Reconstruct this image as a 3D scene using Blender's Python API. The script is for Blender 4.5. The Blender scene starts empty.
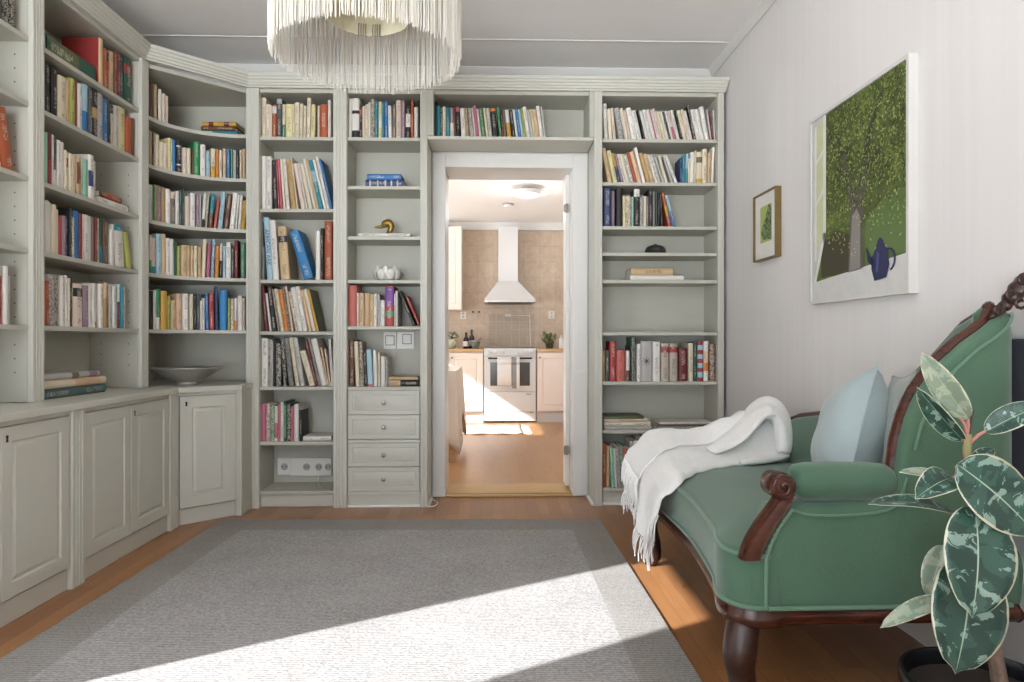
import bpy, math, random, re
from mathutils import Vector, Matrix
R = random.Random(7)
rad = math.radians
C = bpy.context.scene.collection
# ------------------------------------------------------------------ camera model (world: X right, Y into the room, Z up)
FPX, CAMZ = 680.0, 0.98
YAW = math.atan(19 / FPX)
SY, CY = math.sin(YAW), math.cos(YAW)
def ray(px, py):
    a = (px - 512) / FPX; b = (341 - py) / FPX
    return Vector((a * CY + SY, -a * SY + CY, b))
CAM = Vector((0, 0, CAMZ))
def on_y(px, py, Y):
    r = ray(px, py); return CAM + r * (Y / r.y)
def on_x(px, py, X):
    r = ray(px, py); return CAM + r * (X / r.x)
def on_z(px, py, Z):
    r = ray(px, py); return CAM + r * ((Z - CAMZ) / r.z)

# ------------------------------------------------------------------ materials
def lin(c):
    return tuple(((v / 255) / 12.92 if v / 255 <= .04045 else ((v / 255 + .055) / 1.055) ** 2.4) for v in c) + (1.0,)
def hexc(h):
    h = h.lstrip('#'); return lin(tuple(int(h[i:i + 2], 16) for i in (0, 2, 4)))
class NT:
    def __init__(s, name):
        s.m = bpy.data.materials.new(name); s.m.use_nodes = True
        s.t = s.m.node_tree; s.n = s.t.nodes; s.b = s.n['Principled BSDF']
    def add(s, typ, **kw):
        n = s.n.new(typ)
        for k, v in kw.items():
            if k in n.inputs.keys() if isinstance(k, str) else False: n.inputs[k].default_value = v
            else: setattr(n, k, v)
        return n
    def l(s, a, b): s.t.links.new(a, b)
    def math(s, op, a, b=None, clamp=False):
        n = s.n.new('ShaderNodeMath'); n.operation = op; n.use_clamp = clamp
        for i, v in enumerate((a, b)):
            if v is None: continue
            if hasattr(v, 'type') and hasattr(v, 'node'): s.l(v, n.inputs[i])
            else: n.inputs[i].default_value = v
        return n.outputs[0]
    def mix(s, f, a, b):
        n = s.n.new('ShaderNodeMix'); n.data_type = 'RGBA'
        for i, v in ((0, f), (6, a), (7, b)):
            if hasattr(v, 'node'): s.l(v, n.inputs[i])
            else: n.inputs[i].default_value = v
        return n.outputs[2]
    def noise(s, scale, detail=3, vec=None, rough=.5, dist=0):
        n = s.n.new('ShaderNodeTexNoise'); n.inputs['Scale'].default_value = scale; n.inputs['Detail'].default_value = detail
        n.inputs['Roughness'].default_value = rough; n.inputs['Distortion'].default_value = dist
        if vec is not None: s.l(vec, n.inputs['Vector'])
        return n
    def coord(s, which='Object', scale=(1, 1, 1), rot=(0, 0, 0)):
        c = s.n.new('ShaderNodeTexCoord'); mp = s.n.new('ShaderNodeMapping')
        mp.inputs['Scale'].default_value = scale; mp.inputs['Rotation'].default_value = rot
        s.l(c.outputs[which], mp.inputs['Vector']); return mp.outputs['Vector']
    def ramp(s, fac, stops):
        n = s.n.new('ShaderNodeValToRGB'); e = n.color_ramp.elements
        while len(e) < len(stops): e.new(.5)
        for i, (p, c) in enumerate(stops): e[i].position = p; e[i].color = c
        s.l(fac, n.inputs['Fac']); return n.outputs['Color']
    def bump(s, h, strength=.2, dist=.01):
        n = s.n.new('ShaderNodeBump'); n.inputs['Strength'].default_value = strength; n.inputs['Distance'].default_value = dist
        s.l(h, n.inputs['Height']); s.l(n.outputs['Normal'], s.b.inputs['Normal'])
    def base(s, c):
        if hasattr(c, 'node'): s.l(c, s.b.inputs['Base Color'])
        else: s.b.inputs['Base Color'].default_value = c
    def set(s, **kw):
        for k, v in kw.items(): s.b.inputs[k.replace('_', ' ')].default_value = v
        return s
MATS = {}
def plain(name, col, rough=.5, var=.04, metal=0, scale=6, bump=0, **kw):
    """a surface of one colour with a faint mottling of its own"""
    if name in MATS: return MATS[name]
    t = NT(name); c = hexc(col) if isinstance(col, str) else col
    v = t.coord('Object')
    n = t.noise(scale, 3, v)
    lo = tuple(x * (1 - var) for x in c[:3]) + (1,); hi = tuple(min(1, x * (1 + var)) for x in c[:3]) + (1,)
    t.base(t.mix(n.outputs['Fac'], lo, hi)); t.set(Roughness=rough, Metallic=metal, **kw)
    if bump:
        n2 = t.noise(scale * 25, 4, v); t.bump(n2.outputs['Fac'], bump, .002)
    MATS[name] = t.m; return t.m
PAINT = plain('grey_green_paint', '#bfbdb2', .42, .03, scale=9)
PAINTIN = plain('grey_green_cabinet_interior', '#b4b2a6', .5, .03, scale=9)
WHITEP = plain('white_gloss_paint', '#d9d7d2', .35, .02)
CEILP = plain('ceiling_paint', '#ebe9e7', .7, .02, scale=2)
KWALL = plain('white_wall_paint', '#ebeae8', .7, .02)
BLACKM = plain('black_metal', '#191817', .4, .05, .6)
BRASS = plain('aged_brass', '#a08a58', .35, .1, .9, 40)
NICKEL = plain('brushed_nickel', '#9b968c', .32, .05, .9)
PAPER = plain('page_paper', '#d8cfbd', .85, .06, scale=120)
PLASTIC = plain('white_plastic', '#dcd9d3', .35, .02)
CREAMF = plain('cream_fabric', '#d9d2be', .85, .05)
def wood(name, c1, c2, rough=.35, scale=(6, 6, 60), axis=0):
    if name in MATS: return MATS[name]
    t = NT(name); v = t.coord('Object', scale)
    n = t.noise(1.6, 5, v, .6, 1.2)
    t.base(t.ramp(n.outputs['Fac'], [(.3, hexc(c1)), (.7, hexc(c2))])); t.set(Roughness=rough); t.bump(n.outputs['Fac'], .08, .004)
    MATS[name] = t.m; return t.m
MAHOG = wood('mahogany', '#29130c', '#54291b', .2, (4, 25, 25))
MAHOGD = wood('dark_carved_mahogany', '#1f120d', '#40241a', .3, (9, 25, 25))
OAKTOP = wood('oiled_oak', '#b08a58', '#c9a674', .4, (3, 40, 40))
def parquet(name, a, b, c, rough, along_y=True):
    t = NT(name)
    v = t.coord('Object', (1, 1, 1), (0, 0, rad(90) if along_y else 0))
    br = t.n.new('ShaderNodeTexBrick'); t.l(v, br.inputs['Vector'])
    for k, val in (('Scale', 1.0), ('Mortar Size', .0007), ('Mortar Smooth', .3), ('Brick Width', .46), ('Row Height', .066), ('Bias', 0.0)): br.inputs[k].default_value = val
    br.offset = .37; br.offset_frequency = 2
    br.inputs['Color1'].default_value = hexc(a); br.inputs['Color2'].default_value = hexc(b); br.inputs['Mortar'].default_value = hexc(c)
    g = t.noise(3, 5, t.coord('Object', (30, 2.2, 1) if along_y else (2.2, 30, 1)), .6, .5)
    m = t.n.new('ShaderNodeMix'); m.data_type = 'RGBA'; m.blend_type = 'MULTIPLY'; m.inputs[0].default_value = .55
    t.l(br.outputs['Color'], m.inputs[6]); t.l(t.ramp(g.outputs['Fac'], [(.25, (.62, .58, .54, 1)), (.75, (1.12, 1.1, 1.08, 1))]), m.inputs[7])
    t.base(m.outputs[2]); t.set(Roughness=rough)
    t.bump(br.outputs['Fac'], .12, -.002)
    return t.m
FLOORM = parquet('oak_parquet', '#a3744a', '#8c5e3b', '#53341f', .3)
KFLOORM = parquet('pale_oak_parquet', '#ab8054', '#a1764c', '#8a6340', .3)
# wallpaper
t = NT('pale_wallpaper'); v = t.coord('Object', (1, 26, .6)); n = t.noise(1.3, 2, v); n2 = t.noise(180, 2, t.coord('Object'))
t.base(t.ramp(n.outputs['Fac'], [(.3, hexc('#d6d2cf')), (.7, hexc('#dad6d3'))])); t.set(Roughness=.75); t.bump(n2.outputs['Fac'], .05, .001)
WALLP = t.m
# rug
def rugmat(name, a, b, sx):
    t = NT(name); v = t.coord('Object')
    w = t.n.new('ShaderNodeTexWave'); w.wave_type = 'BANDS'; w.bands_direction = 'Y'; w.wave_profile = 'SIN'
    for k, val in (('Scale', 26.0), ('Distortion', 5.0), ('Detail', 2.0), ('Detail Scale', 9.0)): w.inputs[k].default_value = val
    t.l(t.coord('Object', (sx, 1, 1)), w.inputs['Vector'])
    n = t.noise(95, 4, v, .7); n3 = t.noise(3, 3, v)
    f = t.math('ADD', t.math('MULTIPLY', w.outputs['Fac'], .45), t.math('MULTIPLY', n.outputs['Fac'], .75))
    f2 = t.math('ADD', f, t.math('MULTIPLY', t.math('SUBTRACT', n3.outputs['Fac'], .5), .25))
    t.base(t.ramp(f2, [(.25, hexc(a)), (.85, hexc(b))])); t.set(Roughness=.95); t.bump(f, .45, .006)
    return t.m
RUGF = rugmat('rug_field_wool', '#716e6d', '#b1adaa', .35)
RUGB = rugmat('rug_border_wool', '#676360', '#a29d97', 3.0)
# fabrics
def fabric(name, a, b, scale=700, bump=.25, rough=.85, sheen=.3):
    t = NT(name); v = t.coord('Object'); n = t.noise(scale, 2, v); n2 = t.noise(4, 3, v)
    f = t.math('ADD', t.math('MULTIPLY', n.outputs['Fac'], .6), t.math('MULTIPLY', n2.outputs['Fac'], .4))
    t.base(t.ramp(f, [(.3, hexc(a)), (.7, hexc(b))])); t.set(Roughness=rough); t.b.inputs['Sheen Weight'].default_value = sheen
    t.bump(n.outputs['Fac'], bump, .002); MATS[name] = t.m; return t.m
GREENF = fabric('green_upholstery', '#3a5844', '#4a6c54', 450)
GREENT = fabric('green_gimp_trim', '#4a6a55', '#5e7f68', 500)
THROWM = fabric('white_wool', '#dedcd8', '#efedea', 160, .5, .95, .4)
PILB = fabric('pale_blue_linen', '#93a2a3', '#a8b4b4', 500, .3)
PILG = fabric('grey_linen', '#8a928c', '#9ba29b', 500, .3)
LINEN = fabric('natural_linen_cloth', '#dccdbd', '#e6dacd', 300, .2)
TOWELW = fabric('white_towel_cotton', '#dcd8d4', '#ebe8e4', 300, .3)
TOWELG = fabric('grey_towel_stripe', '#8b8a8a', '#9a9999', 300, .3)

# ------------------------------------------------------------------ mesh builder
class MB:
    def __init__(s): s.v = []; s.f = []; s.m = []; s.mats = []; s.uv = None
    def mi(s, mat):
        if mat not in s.mats: s.mats.append(mat)
        return s.mats.index(mat)
    def face(s, idx, mat): s.f.append(tuple(idx)); s.m.append(s.mi(mat))
    def box(s, x0, x1, y0, y1, z0, z1, mat):
        if x0 > x1: x0, x1 = x1, x0
        if y0 > y1: y0, y1 = y1, y0
        b = len(s.v)
        s.v += [(x, y, z) for z in (z0, z1) for y in (y0, y1) for x in (x0, x1)]
        for q in ((0, 2, 3, 1), (4, 5, 7, 6), (0, 1, 5, 4), (2, 6, 7, 3), (0, 4, 6, 2), (1, 3, 7, 5)): s.face([b + i for i in q], mat)
        return s
    def prism(s, poly, z0, z1, mat, fn=lambda a, b, c: (a, b, c)):
        """extrude a 2-D outline (ccw) from z0 to z1; fn maps (a,b,c) to world"""
        b = len(s.v); n = len(poly)
        s.v += [fn(a, c, z0) for a, c in poly] + [fn(a, c, z1) for a, c in poly]
        s.face([b + i for i in reversed(range(n))], mat); s.face([b + n + i for i in range(n)], mat)
        for i in range(n):
            j = (i + 1) % n; s.face([b + i, b + j, b + n + j, b + n + i], mat)
        return s
    def grid(s, rows, mat, wrap=False, cap=False, uvs=None):
        b = len(s.v); n = len(rows[0])
        for r in rows: s.v += [tuple(p) for p in r]
        for i in range(len(rows) - 1):
            for j in range(n if wrap else n - 1):
                k = (j + 1) % n
                s.face([b + i * n + j, b + i * n + k, b + (i + 1) * n + k, b + (i + 1) * n + j], mat)
        if cap:
            s.face([b + j for j in reversed(range(n))], mat); s.face([b + (len(rows) - 1) * n + j for j in range(n)], mat)
        return s
    def tube(s, pts, r, mat, seg=8, cap=True, flat=None):
        pts = [Vector(p) for p in pts]; rs = r if isinstance(r, (list, tuple)) else [r] * len(pts)
        d0 = (pts[1] - pts[0]).normalized(); up = Vector((0, 0, 1)) if abs(d0.z) < .9 else Vector((1, 0, 0))
        u = d0.cross(up).normalized(); rows = []
        for i, p in enumerate(pts):
            d = (pts[min(i + 1, len(pts) - 1)] - pts[max(i - 1, 0)]).normalized()
            u = (u - d * u.dot(d)).normalized(); w = d.cross(u)
            k = flat if flat else 1
            rows.append([p + (u * math.cos(a) + w * math.sin(a) * k) * rs[i] for a in [2 * math.pi * q / seg for q in range(seg)]])
        return s.grid(rows, mat, True, cap)
    def lathe(s, prof, cx, cy, mat, seg=32, cap=True):
        rows = [[(cx + r * math.cos(a), cy + r * math.sin(a), z) for a in [2 * math.pi * q / seg for q in range(seg)]] for r, z in prof]
        return s.grid(rows, mat, True, cap)
    def ball(s, c, rx, ry, rz, mat, seg=16, rings=10):
        rows = []
        for i in range(rings + 1):
            a = math.pi * i / rings - math.pi / 2; k = max(math.cos(a), .02)
            rows.append([(c[0] + rx * k * math.cos(q), c[1] + ry * k * math.sin(q), c[2] + rz * math.sin(a)) for q in [2 * math.pi * w / seg for w in range(seg)]])
        return s.grid(rows, mat, True, True)
    def xf(s, M, start=0):
        for i in range(start, len(s.v)): s.v[i] = tuple(M @ Vector(s.v[i]))
        return s
    def build(s, name, parent=None, smooth=True, ang=35, bevel=0, bseg=2, subsurf=0, solid=0, origin=None):
        o0 = Vector(ORG.get(parent.name, (0, 0, 0))) if parent is not None else Vector(origin or (0, 0, 0))
        me = bpy.data.meshes.new(name)
        me.from_pydata([tuple(Vector(p) - o0) for p in s.v], [], s.f)
        for m in s.mats: me.materials.append(m)
        me.polygons.foreach_set('material_index', s.m)
        if s.uv:
            ul = me.uv_layers.new(name='UVMap')
            for li, l in enumerate(me.loops): ul.data[li].uv = s.uv[l.vertex_index]
        me.validate(); me.update()
        if smooth:
            me.polygons.foreach_set('use_smooth', [True] * len(me.polygons))
            if ang and ang < 180: me.set_sharp_from_angle(angle=rad(ang))
        o = bpy.data.objects.new(name, me); C.objects.link(o)
        if parent is not None: o.parent = parent; ORG[o.name] = tuple(o0)
        else: o.location = o0; ORG[o.name] = tuple(o0)
        if solid:
            md = o.modifiers.new('thickness', 'SOLIDIFY'); md.thickness = solid; md.offset = 0
        if bevel:
            md = o.modifiers.new('edge', 'BEVEL'); md.width = bevel; md.segments = bseg; md.limit_method = 'ANGLE'; md.angle_limit = rad(40)
        if subsurf:
            md = o.modifiers.new('sub', 'SUBSURF'); md.levels = subsurf; md.render_levels = subsurf
        return o
ORG = {}
def thing(name, label, cat, loc, group=None):
    o = bpy.data.objects.new(name, None); C.objects.link(o); o.location = loc; o.empty_display_size = .05
    ORG[o.name] = tuple(loc); return tag(o, label, cat, group)
def tag(o, label, cat, group=None):
    o['label'] = label; o['category'] = cat
    if group: o['group'] = group
    return o
def struct(o, label=None):
    o['kind'] = 'structure'
    if label: o['label'] = label
    return o
def bez(pts, n=24):
    """Catmull-Rom through points"""
    P = [Vector(p) for p in pts]; P = [P[0] * 2 - P[1]] + P + [P[-1] * 2 - P[-2]]; out = []
    m = len(P) - 3
    for i in range(n + 1):
        t = m * i / n; k = min(int(t), m - 1); u = t - k
        a, b, c, d = P[k:k + 4]
        out.append(.5 * ((2 * b) + (c - a) * u + (2 * a - 5 * b + 4 * c - d) * u * u + (3 * b - a - 3 * c + d) * u ** 3))
    return out
def lerp_tab(tab, x):
    if x <= tab[0][0]: return tab[0][1]
    for (a, p), (b, q) in zip(tab, tab[1:]):
        if x <= b:
            k = (x - a) / (b - a); k = k * k * (3 - 2 * k); return p + (q - p) * k
    return tab[-1][1]
SKY, SUNE, EXPO = 20.0, 12.5, 0.22
# ------------------------------------------------------------------ room shell
XL, XR, YB, YB2, YK, YREAR = -2.115, 1.400, 4.30, 4.62, 8.75, -2.3
ZC = 2.702
b = MB(); b.box(XL - .1, XR + .1, YREAR - .1, 4.30, -.05, 0, FLOORM); struct(b.build('floor', smooth=False), 'warm brown oak strip parquet floor')
b = MB(); b.box(-3.05, 1.45, 4.301, YK + .05, -.05, 0, KFLOORM); struct(b.build('floor_kitchen', smooth=False), 'pale glossy oak parquet floor seen through the doorway')
b = MB(); b.box(XL - .1, XR + .1, YREAR - .1, 4.30, ZC, ZC + .08, CEILP); struct(b.build('ceiling', smooth=False))
b = MB(); b.box(XL + .02, XR - .037, 3.878, 3.894, ZC - .004, ZC - .0005, WHITEP); struct(b.build('trim_1', smooth=False), 'thin joint strip across the ceiling')
b = MB(); b.box(XR, XR + .1, YREAR, 4.30, 0, ZC, WALLP); struct(b.build('wall_right', smooth=False), 'pale grey papered wall')
def wall_with_hole(name, fn, u0, u1, z0, z1, holes, t, mat):
    """fn(u,w,z): u along the wall, w through it; holes: (ua,ub,za,zb) sorted by u"""
    b = MB(); cur = u0
    def add(a, c, p, q):
        if c - a > 1e-4 and q - p > 1e-4:
            k = len(b.v); b.box(a, c, 0, t, p, q, mat)
            for i in range(k, len(b.v)): b.v[i] = fn(*b.v[i])
    for ua, ub, za, zb in holes:
        add(cur, ua, z0, z1); add(ua, ub, z0, za); add(ua, ub, zb, z1); cur = ub
    add(cur, u1, z0, z1)
    return struct(b.build(name, smooth=False))
# left wall: the glazed balcony door that lets the sun in
wall_with_hole('wall_left', lambda u, w, z: (XL - w, u, z), YREAR, 4.30, 0, ZC, [(.70, 1.43, .06, 1.98)], .12, WALLP)
wall_with_hole('wall_rear', lambda u, w, z: (u, YREAR - w, z), XL, XR, 0, ZC, [(-2.03, .2, .2, 2.63)], .15, WALLP)  # rear opening added out of view, sized to let in fill light
# wall with the doorway
DX0, DX1, DZ = -.300, .504, 2.072
wall_with_hole('wall_back', lambda u, w, z: (u, YB + w, z), XL, 1.45, 0, 2.76, [(DX0 - .02, DX1 + .02, 0, DZ + .02)], YB2 - YB, WALLP)
def wframe(name, fn, u0, u1, z0, z1):
    b = MB()
    for a, c, p, q in ((u0, u0 + .05, z0, z1), (u1 - .05, u1, z0, z1), (u0, u1, z0, z0 + .05), (u0, u1, z1 - .05, z1)):
        k = len(b.v); b.box(a, c, .02, .07, p, q, WHITEP)
        for i in range(k, len(b.v)): b.v[i] = fn(*b.v[i])
    return struct(b.build(name, smooth=False))
wframe('fill_window', lambda u, w, z: (u, YREAR - w, z), -2.03, .2, .2, 2.63)  # frame of the unseen rear window added for fill light
# crown moulding of the room (flat slanted board)
def crown(name, pts_out):
    b = MB(); b.grid(pts_out, WHITEP, True, True); return struct(b.build(name, smooth=False))
prof = [(0, 2.664), (.006, 2.662), (.036, ZC - .006), (.036, ZC - .001), (0, ZC - .001)]
crown('trim_2', [[(x + (o if x < 0 else -o), YB - .001 - o, z) for o, z in prof] for x in (XL + .001, XR - .001)])
crown('trim_3', [[(XR - .001 - o, y - (o if y > 2 else 0), z) for o, z in prof] for y in (YB - .001, YREAR)])
crown('trim_4', [[(XL + .001 + o, y - (o if y > 2 else 0), z) for o, z in prof] for y in (YB - .001, YREAR)])
# baseboard on the right wall
b = MB(); b.box(XR - .016, XR - .001, YREAR, 4.0, .001, .10, WHITEP); struct(b.build('baseboard_right', bevel=.004))
# door casing, jambs, hinges, threshold
door = MB()
cy0, cy1 = 4.282, YB - .001
for x0, x1 in ((-.381, DX0), (DX1, .599)):
    door.box(x0, x1, cy0, cy1, .001, 2.163, WHITEP)
door.box(DX0, DX1, cy0, cy1, DZ, 2.163, WHITEP)
door.box(DX0 - .016, DX0, cy1, YB2 - .004, .001, DZ + .016, WHITEP)
door.box(DX1, DX1 + .016, cy1, YB2 - .004, .001, DZ + .016, WHITEP)
door.box(DX0, DX1, cy1, YB2 - .004, DZ, DZ + .016, WHITEP)
door.box(DX1 - .027, DX1, 4.45, 4.60, .03, DZ, WHITEP)
D1 = struct(door.build('door_1', smooth=False, bevel=.004), 'white doorway frame without a door leaf')
for z in (1.85, .265):
    h = MB(); h.prism([(-.013, -.030), (.013, -.030), (.020, -.018), (.020, .018), (.013, .030), (-.013, .030), (-.020, .018), (-.020, -.018)], 0, .006, NICKEL, lambda a, c, q: (DX1 - .0215 + a, 4.4495 - q, z + c))
    h.tube([(DX1 - .0215, 4.440, z - .03), (DX1 - .0215, 4.440, z + .03)], .007, NICKEL)
    o = h.build('hinge', D1); o['label'] = 'metal door hinge'
b = MB(); b.box(DX0, DX1, YB - .03, YB2, .0005, .012, OAKTOP); th = struct(b.build('trim_5', smooth=False, bevel=.003), 'oak door threshold')
b = MB(); b.box(DX0 + .001, DX1 - .001, 4.30, 4.325, .0122, .016, BRASS); b.build('threshold_strip', th, smooth=False)

# ------------------------------------------------------------------ lighting
w = bpy.data.worlds.new('daylight'); bpy.context.scene.world = w; w.use_nodes = True
bg = w.node_tree.nodes['Background']; bg.inputs['Strength'].default_value = SKY
wt = w.node_tree; wc = wt.nodes.new('ShaderNodeTexCoord'); ws = wt.nodes.new('ShaderNodeSeparateXYZ'); wr = wt.nodes.new('ShaderNodeValToRGB'); wm = wt.nodes.new('ShaderNodeMapRange')
wt.links.new(wc.outputs['Generated'], ws.inputs[0]); wm.inputs[1].default_value = -1; wm.inputs[2].default_value = 1
wt.links.new(ws.outputs[2], wm.inputs[0]); wt.links.new(wm.outputs[0], wr.inputs[0]); wx = wt.nodes.new('ShaderNodeMapRange'); wx.inputs[1].default_value = -.95; wx.inputs[2].default_value = -.45; wx.inputs[3].default_value = .33; wx.inputs[4].default_value = 1   # world dimmed towards the left to hold down the right wall
wt.links.new(ws.outputs[0], wx.inputs[0]); wv = wt.nodes.new('ShaderNodeVectorMath'); wv.operation = 'SCALE'; wt.links.new(wr.outputs[0], wv.inputs[0]); wt.links.new(wx.outputs[0], wv.inputs['Scale']); wt.links.new(wv.outputs[0], bg.inputs['Color'])
wr.color_ramp.elements[0].position = .44; wr.color_ramp.elements[0].color = (.88, .945, 1, 1)      # lower half brightened as added fill for the ceiling
wr.color_ramp.elements[1].position = .54; wr.color_ramp.elements[1].color = (.12, .145, .17, 1)    # upper half kept dimmer than the lower
sun = bpy.data.lights.new('sun', 'SUN'); sun.energy = SUNE; sun.angle = rad(.6); sun.color = (.96, .98, 1)
so = bpy.data.objects.new('sun', sun); C.objects.link(so)
AZ, EL = rad(29.3), rad(30)
d = Vector((math.cos(AZ) * math.cos(EL), math.sin(AZ) * math.cos(EL), -math.sin(EL)))
so.rotation_euler = d.to_track_quat('-Z', 'Y').to_euler()
def portal(loc, rot, sx, sy):
    l = bpy.data.lights.new('window_portal', 'AREA'); l.shape = 'RECTANGLE'; l.size = sx; l.size_y = sy; l.cycles.is_portal = True
    o = bpy.data.objects.new('window_portal', l); C.objects.link(o); o.location = loc; o.rotation_euler = rot
portal((-.915, YREAR - .02, 1.415), (rad(90), 0, 0), 2.23, 2.43)
portal((XL - .02, 1.065, 1.02), (rad(90), 0, rad(-90)), .73, 1.92)
portal((-2.99, 5.9, 1.36), (rad(90), 0, rad(-90)), 2.3, 2.12)
cam = bpy.data.cameras.new('camera'); cam.lens = FPX / 1024 * 36; cam.sensor_width = 36; cam.clip_start = .05
co = bpy.data.objects.new('camera', cam); C.objects.link(co); co.location = CAM; co.rotation_euler = (rad(90), 0, -YAW)
sc = bpy.context.scene; sc.camera = co
sc.view_settings.view_transform = 'Standard'; sc.view_settings.look = 'None'; sc.view_settings.gamma = 1; sc.view_settings.use_curve_mapping = False
sc.view_settings.exposure = EXPO
sc.cycles.use_denoising = True; sc.cycles.max_bounces = 12; sc.cycles.diffuse_bounces = 7; sc.cycles.glossy_bounces = 4; sc.cycles.transmission_bounces = 6; sc.cycles.caustics_reflective = False; sc.cycles.caustics_refractive = False
sc.cycles.sample_clamp_indirect = 8

# ------------------------------------------------------------------ rug
rz = .012
q = [Vector(p) for p in ((-1.53, .9, 0), (.605, .9, 0), (.58, 3.685, 0), (-1.462, 3.735, 0))]
b = MB()
def rugp(u, v): return q[0] * (1 - u) * (1 - v) + q[1] * u * (1 - v) + q[2] * u * v + q[3] * (1 - u) * v
us = [0, .085, .915, 1]; vs = [0, .07, .925, 1]
rows = [[rugp(u, v) + Vector((0, 0, rz)) for u in us] for v in vs]
for i in range(3):
    for j in range(3):
        k = len(b.v); b.v += [tuple(p) for p in (rows[i][j], rows[i][j + 1], rows[i + 1][j + 1], rows[i + 1][j])]
        b.face([k, k + 1, k + 2, k + 3], RUGF if i == 1 and j == 1 else RUGB)
k = len(b.v); b.v += [tuple(p + Vector((0, 0, rz))) for p in q] + [tuple(p + Vector((0, 0, .0006))) for p in q]
for i in range(4): b.face([k + i, k + 4 + i, k + 4 + (i + 1) % 4, k + (i + 1) % 4], RUGB)
tag(b.build('rug', smooth=False), 'large grey woven rug with darker border on the oak floor', 'rug')
# ------------------------------------------------------------------ built-in bookcases
def fluted(u0, u1, t=.02, g=3, dep=.0025):
    """cross-section (u, out) of a fluted pilaster board: back at out=0, front at out=t"""
    w = u1 - u0; m = w * .22; gw = (w - 2 * m) / (2 * g - 1); pts = [(u0, 0), (u1, 0), (u1, t - .003), (u1 - .003, t)]
    for i in range(g):
        a = u1 - m - i * 2 * gw
        pts += [(a, t), (a - gw * .3, t - dep), (a - gw * .7, t - dep), (a - gw, t)]
    pts += [(u0 + .003, t), (u0, t - .003)]
    return pts
def backf(u, o, z, Y): return (u, Y - o, z)
def pilaster_back(u0, u1, z0, z1, parent, Y=4.034):
    b = MB(); pts = fluted(u0, u1)
    b.prism(pts, z0, z1, PAINT, lambda a, c, q: (a, Y - c, q)); return b.build('pilaster', parent, ang=25)
def pilaster_left(y0, y1, z0, z1, parent, X=-1.85):
    b = MB(); b.prism(fluted(y0, y1), z0, z1, PAINT, lambda a, c, q: (X + c, a, q)); return b.build('pilaster', parent, ang=25)
def bx(name, parent, x0, x1, y0, y1, z0, z1, mat=PAINT, bev=.0015):
    return MB().box(x0, x1, y0, y1, z0, z1, mat).build(name, parent, smooth=False, bevel=bev, bseg=1)
def holes_back(b, x, s, zs, y0=4.09, y1=4.22): pass
YF, YBK, ST = 4.030, 4.285, .020
TOPZ = 2.462
def panel_door(fn, u0, u1, z0, z1, mat, border=.055, t=.02, k=1.0):
    """raised-panel front: fn(u, out, z) -> world"""
    b = MB()
    rings = [(0, 0), (0, t - .002), (.002, t), (border, t), (border + .005 * k, t - .006 * k), (border + .010 * k, t - .006 * k), (border + .022 * k, t - .001)]
    rows = []
    for ins, o in rings:
        rows.append([fn(u, o, z) for u, z in ((u0 + ins, z0 + ins), (u1 - ins, z0 + ins), (u1 - ins, z1 - ins), (u0 + ins, z1 - ins))])
    b.grid(rows, mat, True, True); return b
def unit_back(name, label, x0, x1, z0, z1, shelves, group=None, sides=True, plinth=True, back_from=None, top=True):
    """x0,x1: clear opening; shelves: list of top heights"""
    T = thing(name, label, 'bookcase', ((x0 + x1) / 2, 4.16, z0), group)
    for xa in ((x0 - .018, x0), (x1, x1 + .018)):
        bx('side_panel', T, xa[0], xa[1], YF + .006, YBK, z0, z1, PAINTIN)
    bx('back_panel', T, x0 - .017, x1 + .017, YBK + .0002, YBK + .008, z0 + .002, z1 - .002, PAINTIN, 0)
    if top: bx('top_panel', T, x0 + .0003, x1 - .0003, YF, YBK, z1 - .022, z1, PAINTIN)
    for z in shelves: bx('shelf', T, x0 + .0003, x1 - .0003, YF, YBK, z - ST, z, PAINTIN)
    if plinth: bx('plinth', T, x0 + .0003, x1 - .0003, YF + .02, YF + .036, z0 + .001, shelves[-1] - ST - .0005, PAINT)
    return T
U1S = [2.180, 1.757, 1.340, 1.036, .711, .387, .098]
U2S = [2.181, 1.894, 1.597, 1.340, 1.067, .710]
U5S = [2.184, 1.926, 1.664, 1.507, 1.344, 1.033, .738, .449, .104]
LS = [2.190, 1.932, 1.635, 1.348, 1.043]
CT = .735                                           # top of the worktop
# --- unit beside the corner
u1 = unit_back('bookcase', 'narrow open grey-green bookcase between the corner unit and the drawers', -1.367, -.938, .0005, TOPZ - .001, U1S, 'built-in grey-green bookcases')
pilaster_back(-1.444, -1.3685, .0008, TOPZ - .002, u1)
pilaster_back(-.937, -.858, .0008, TOPZ - .002, u1)
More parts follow.
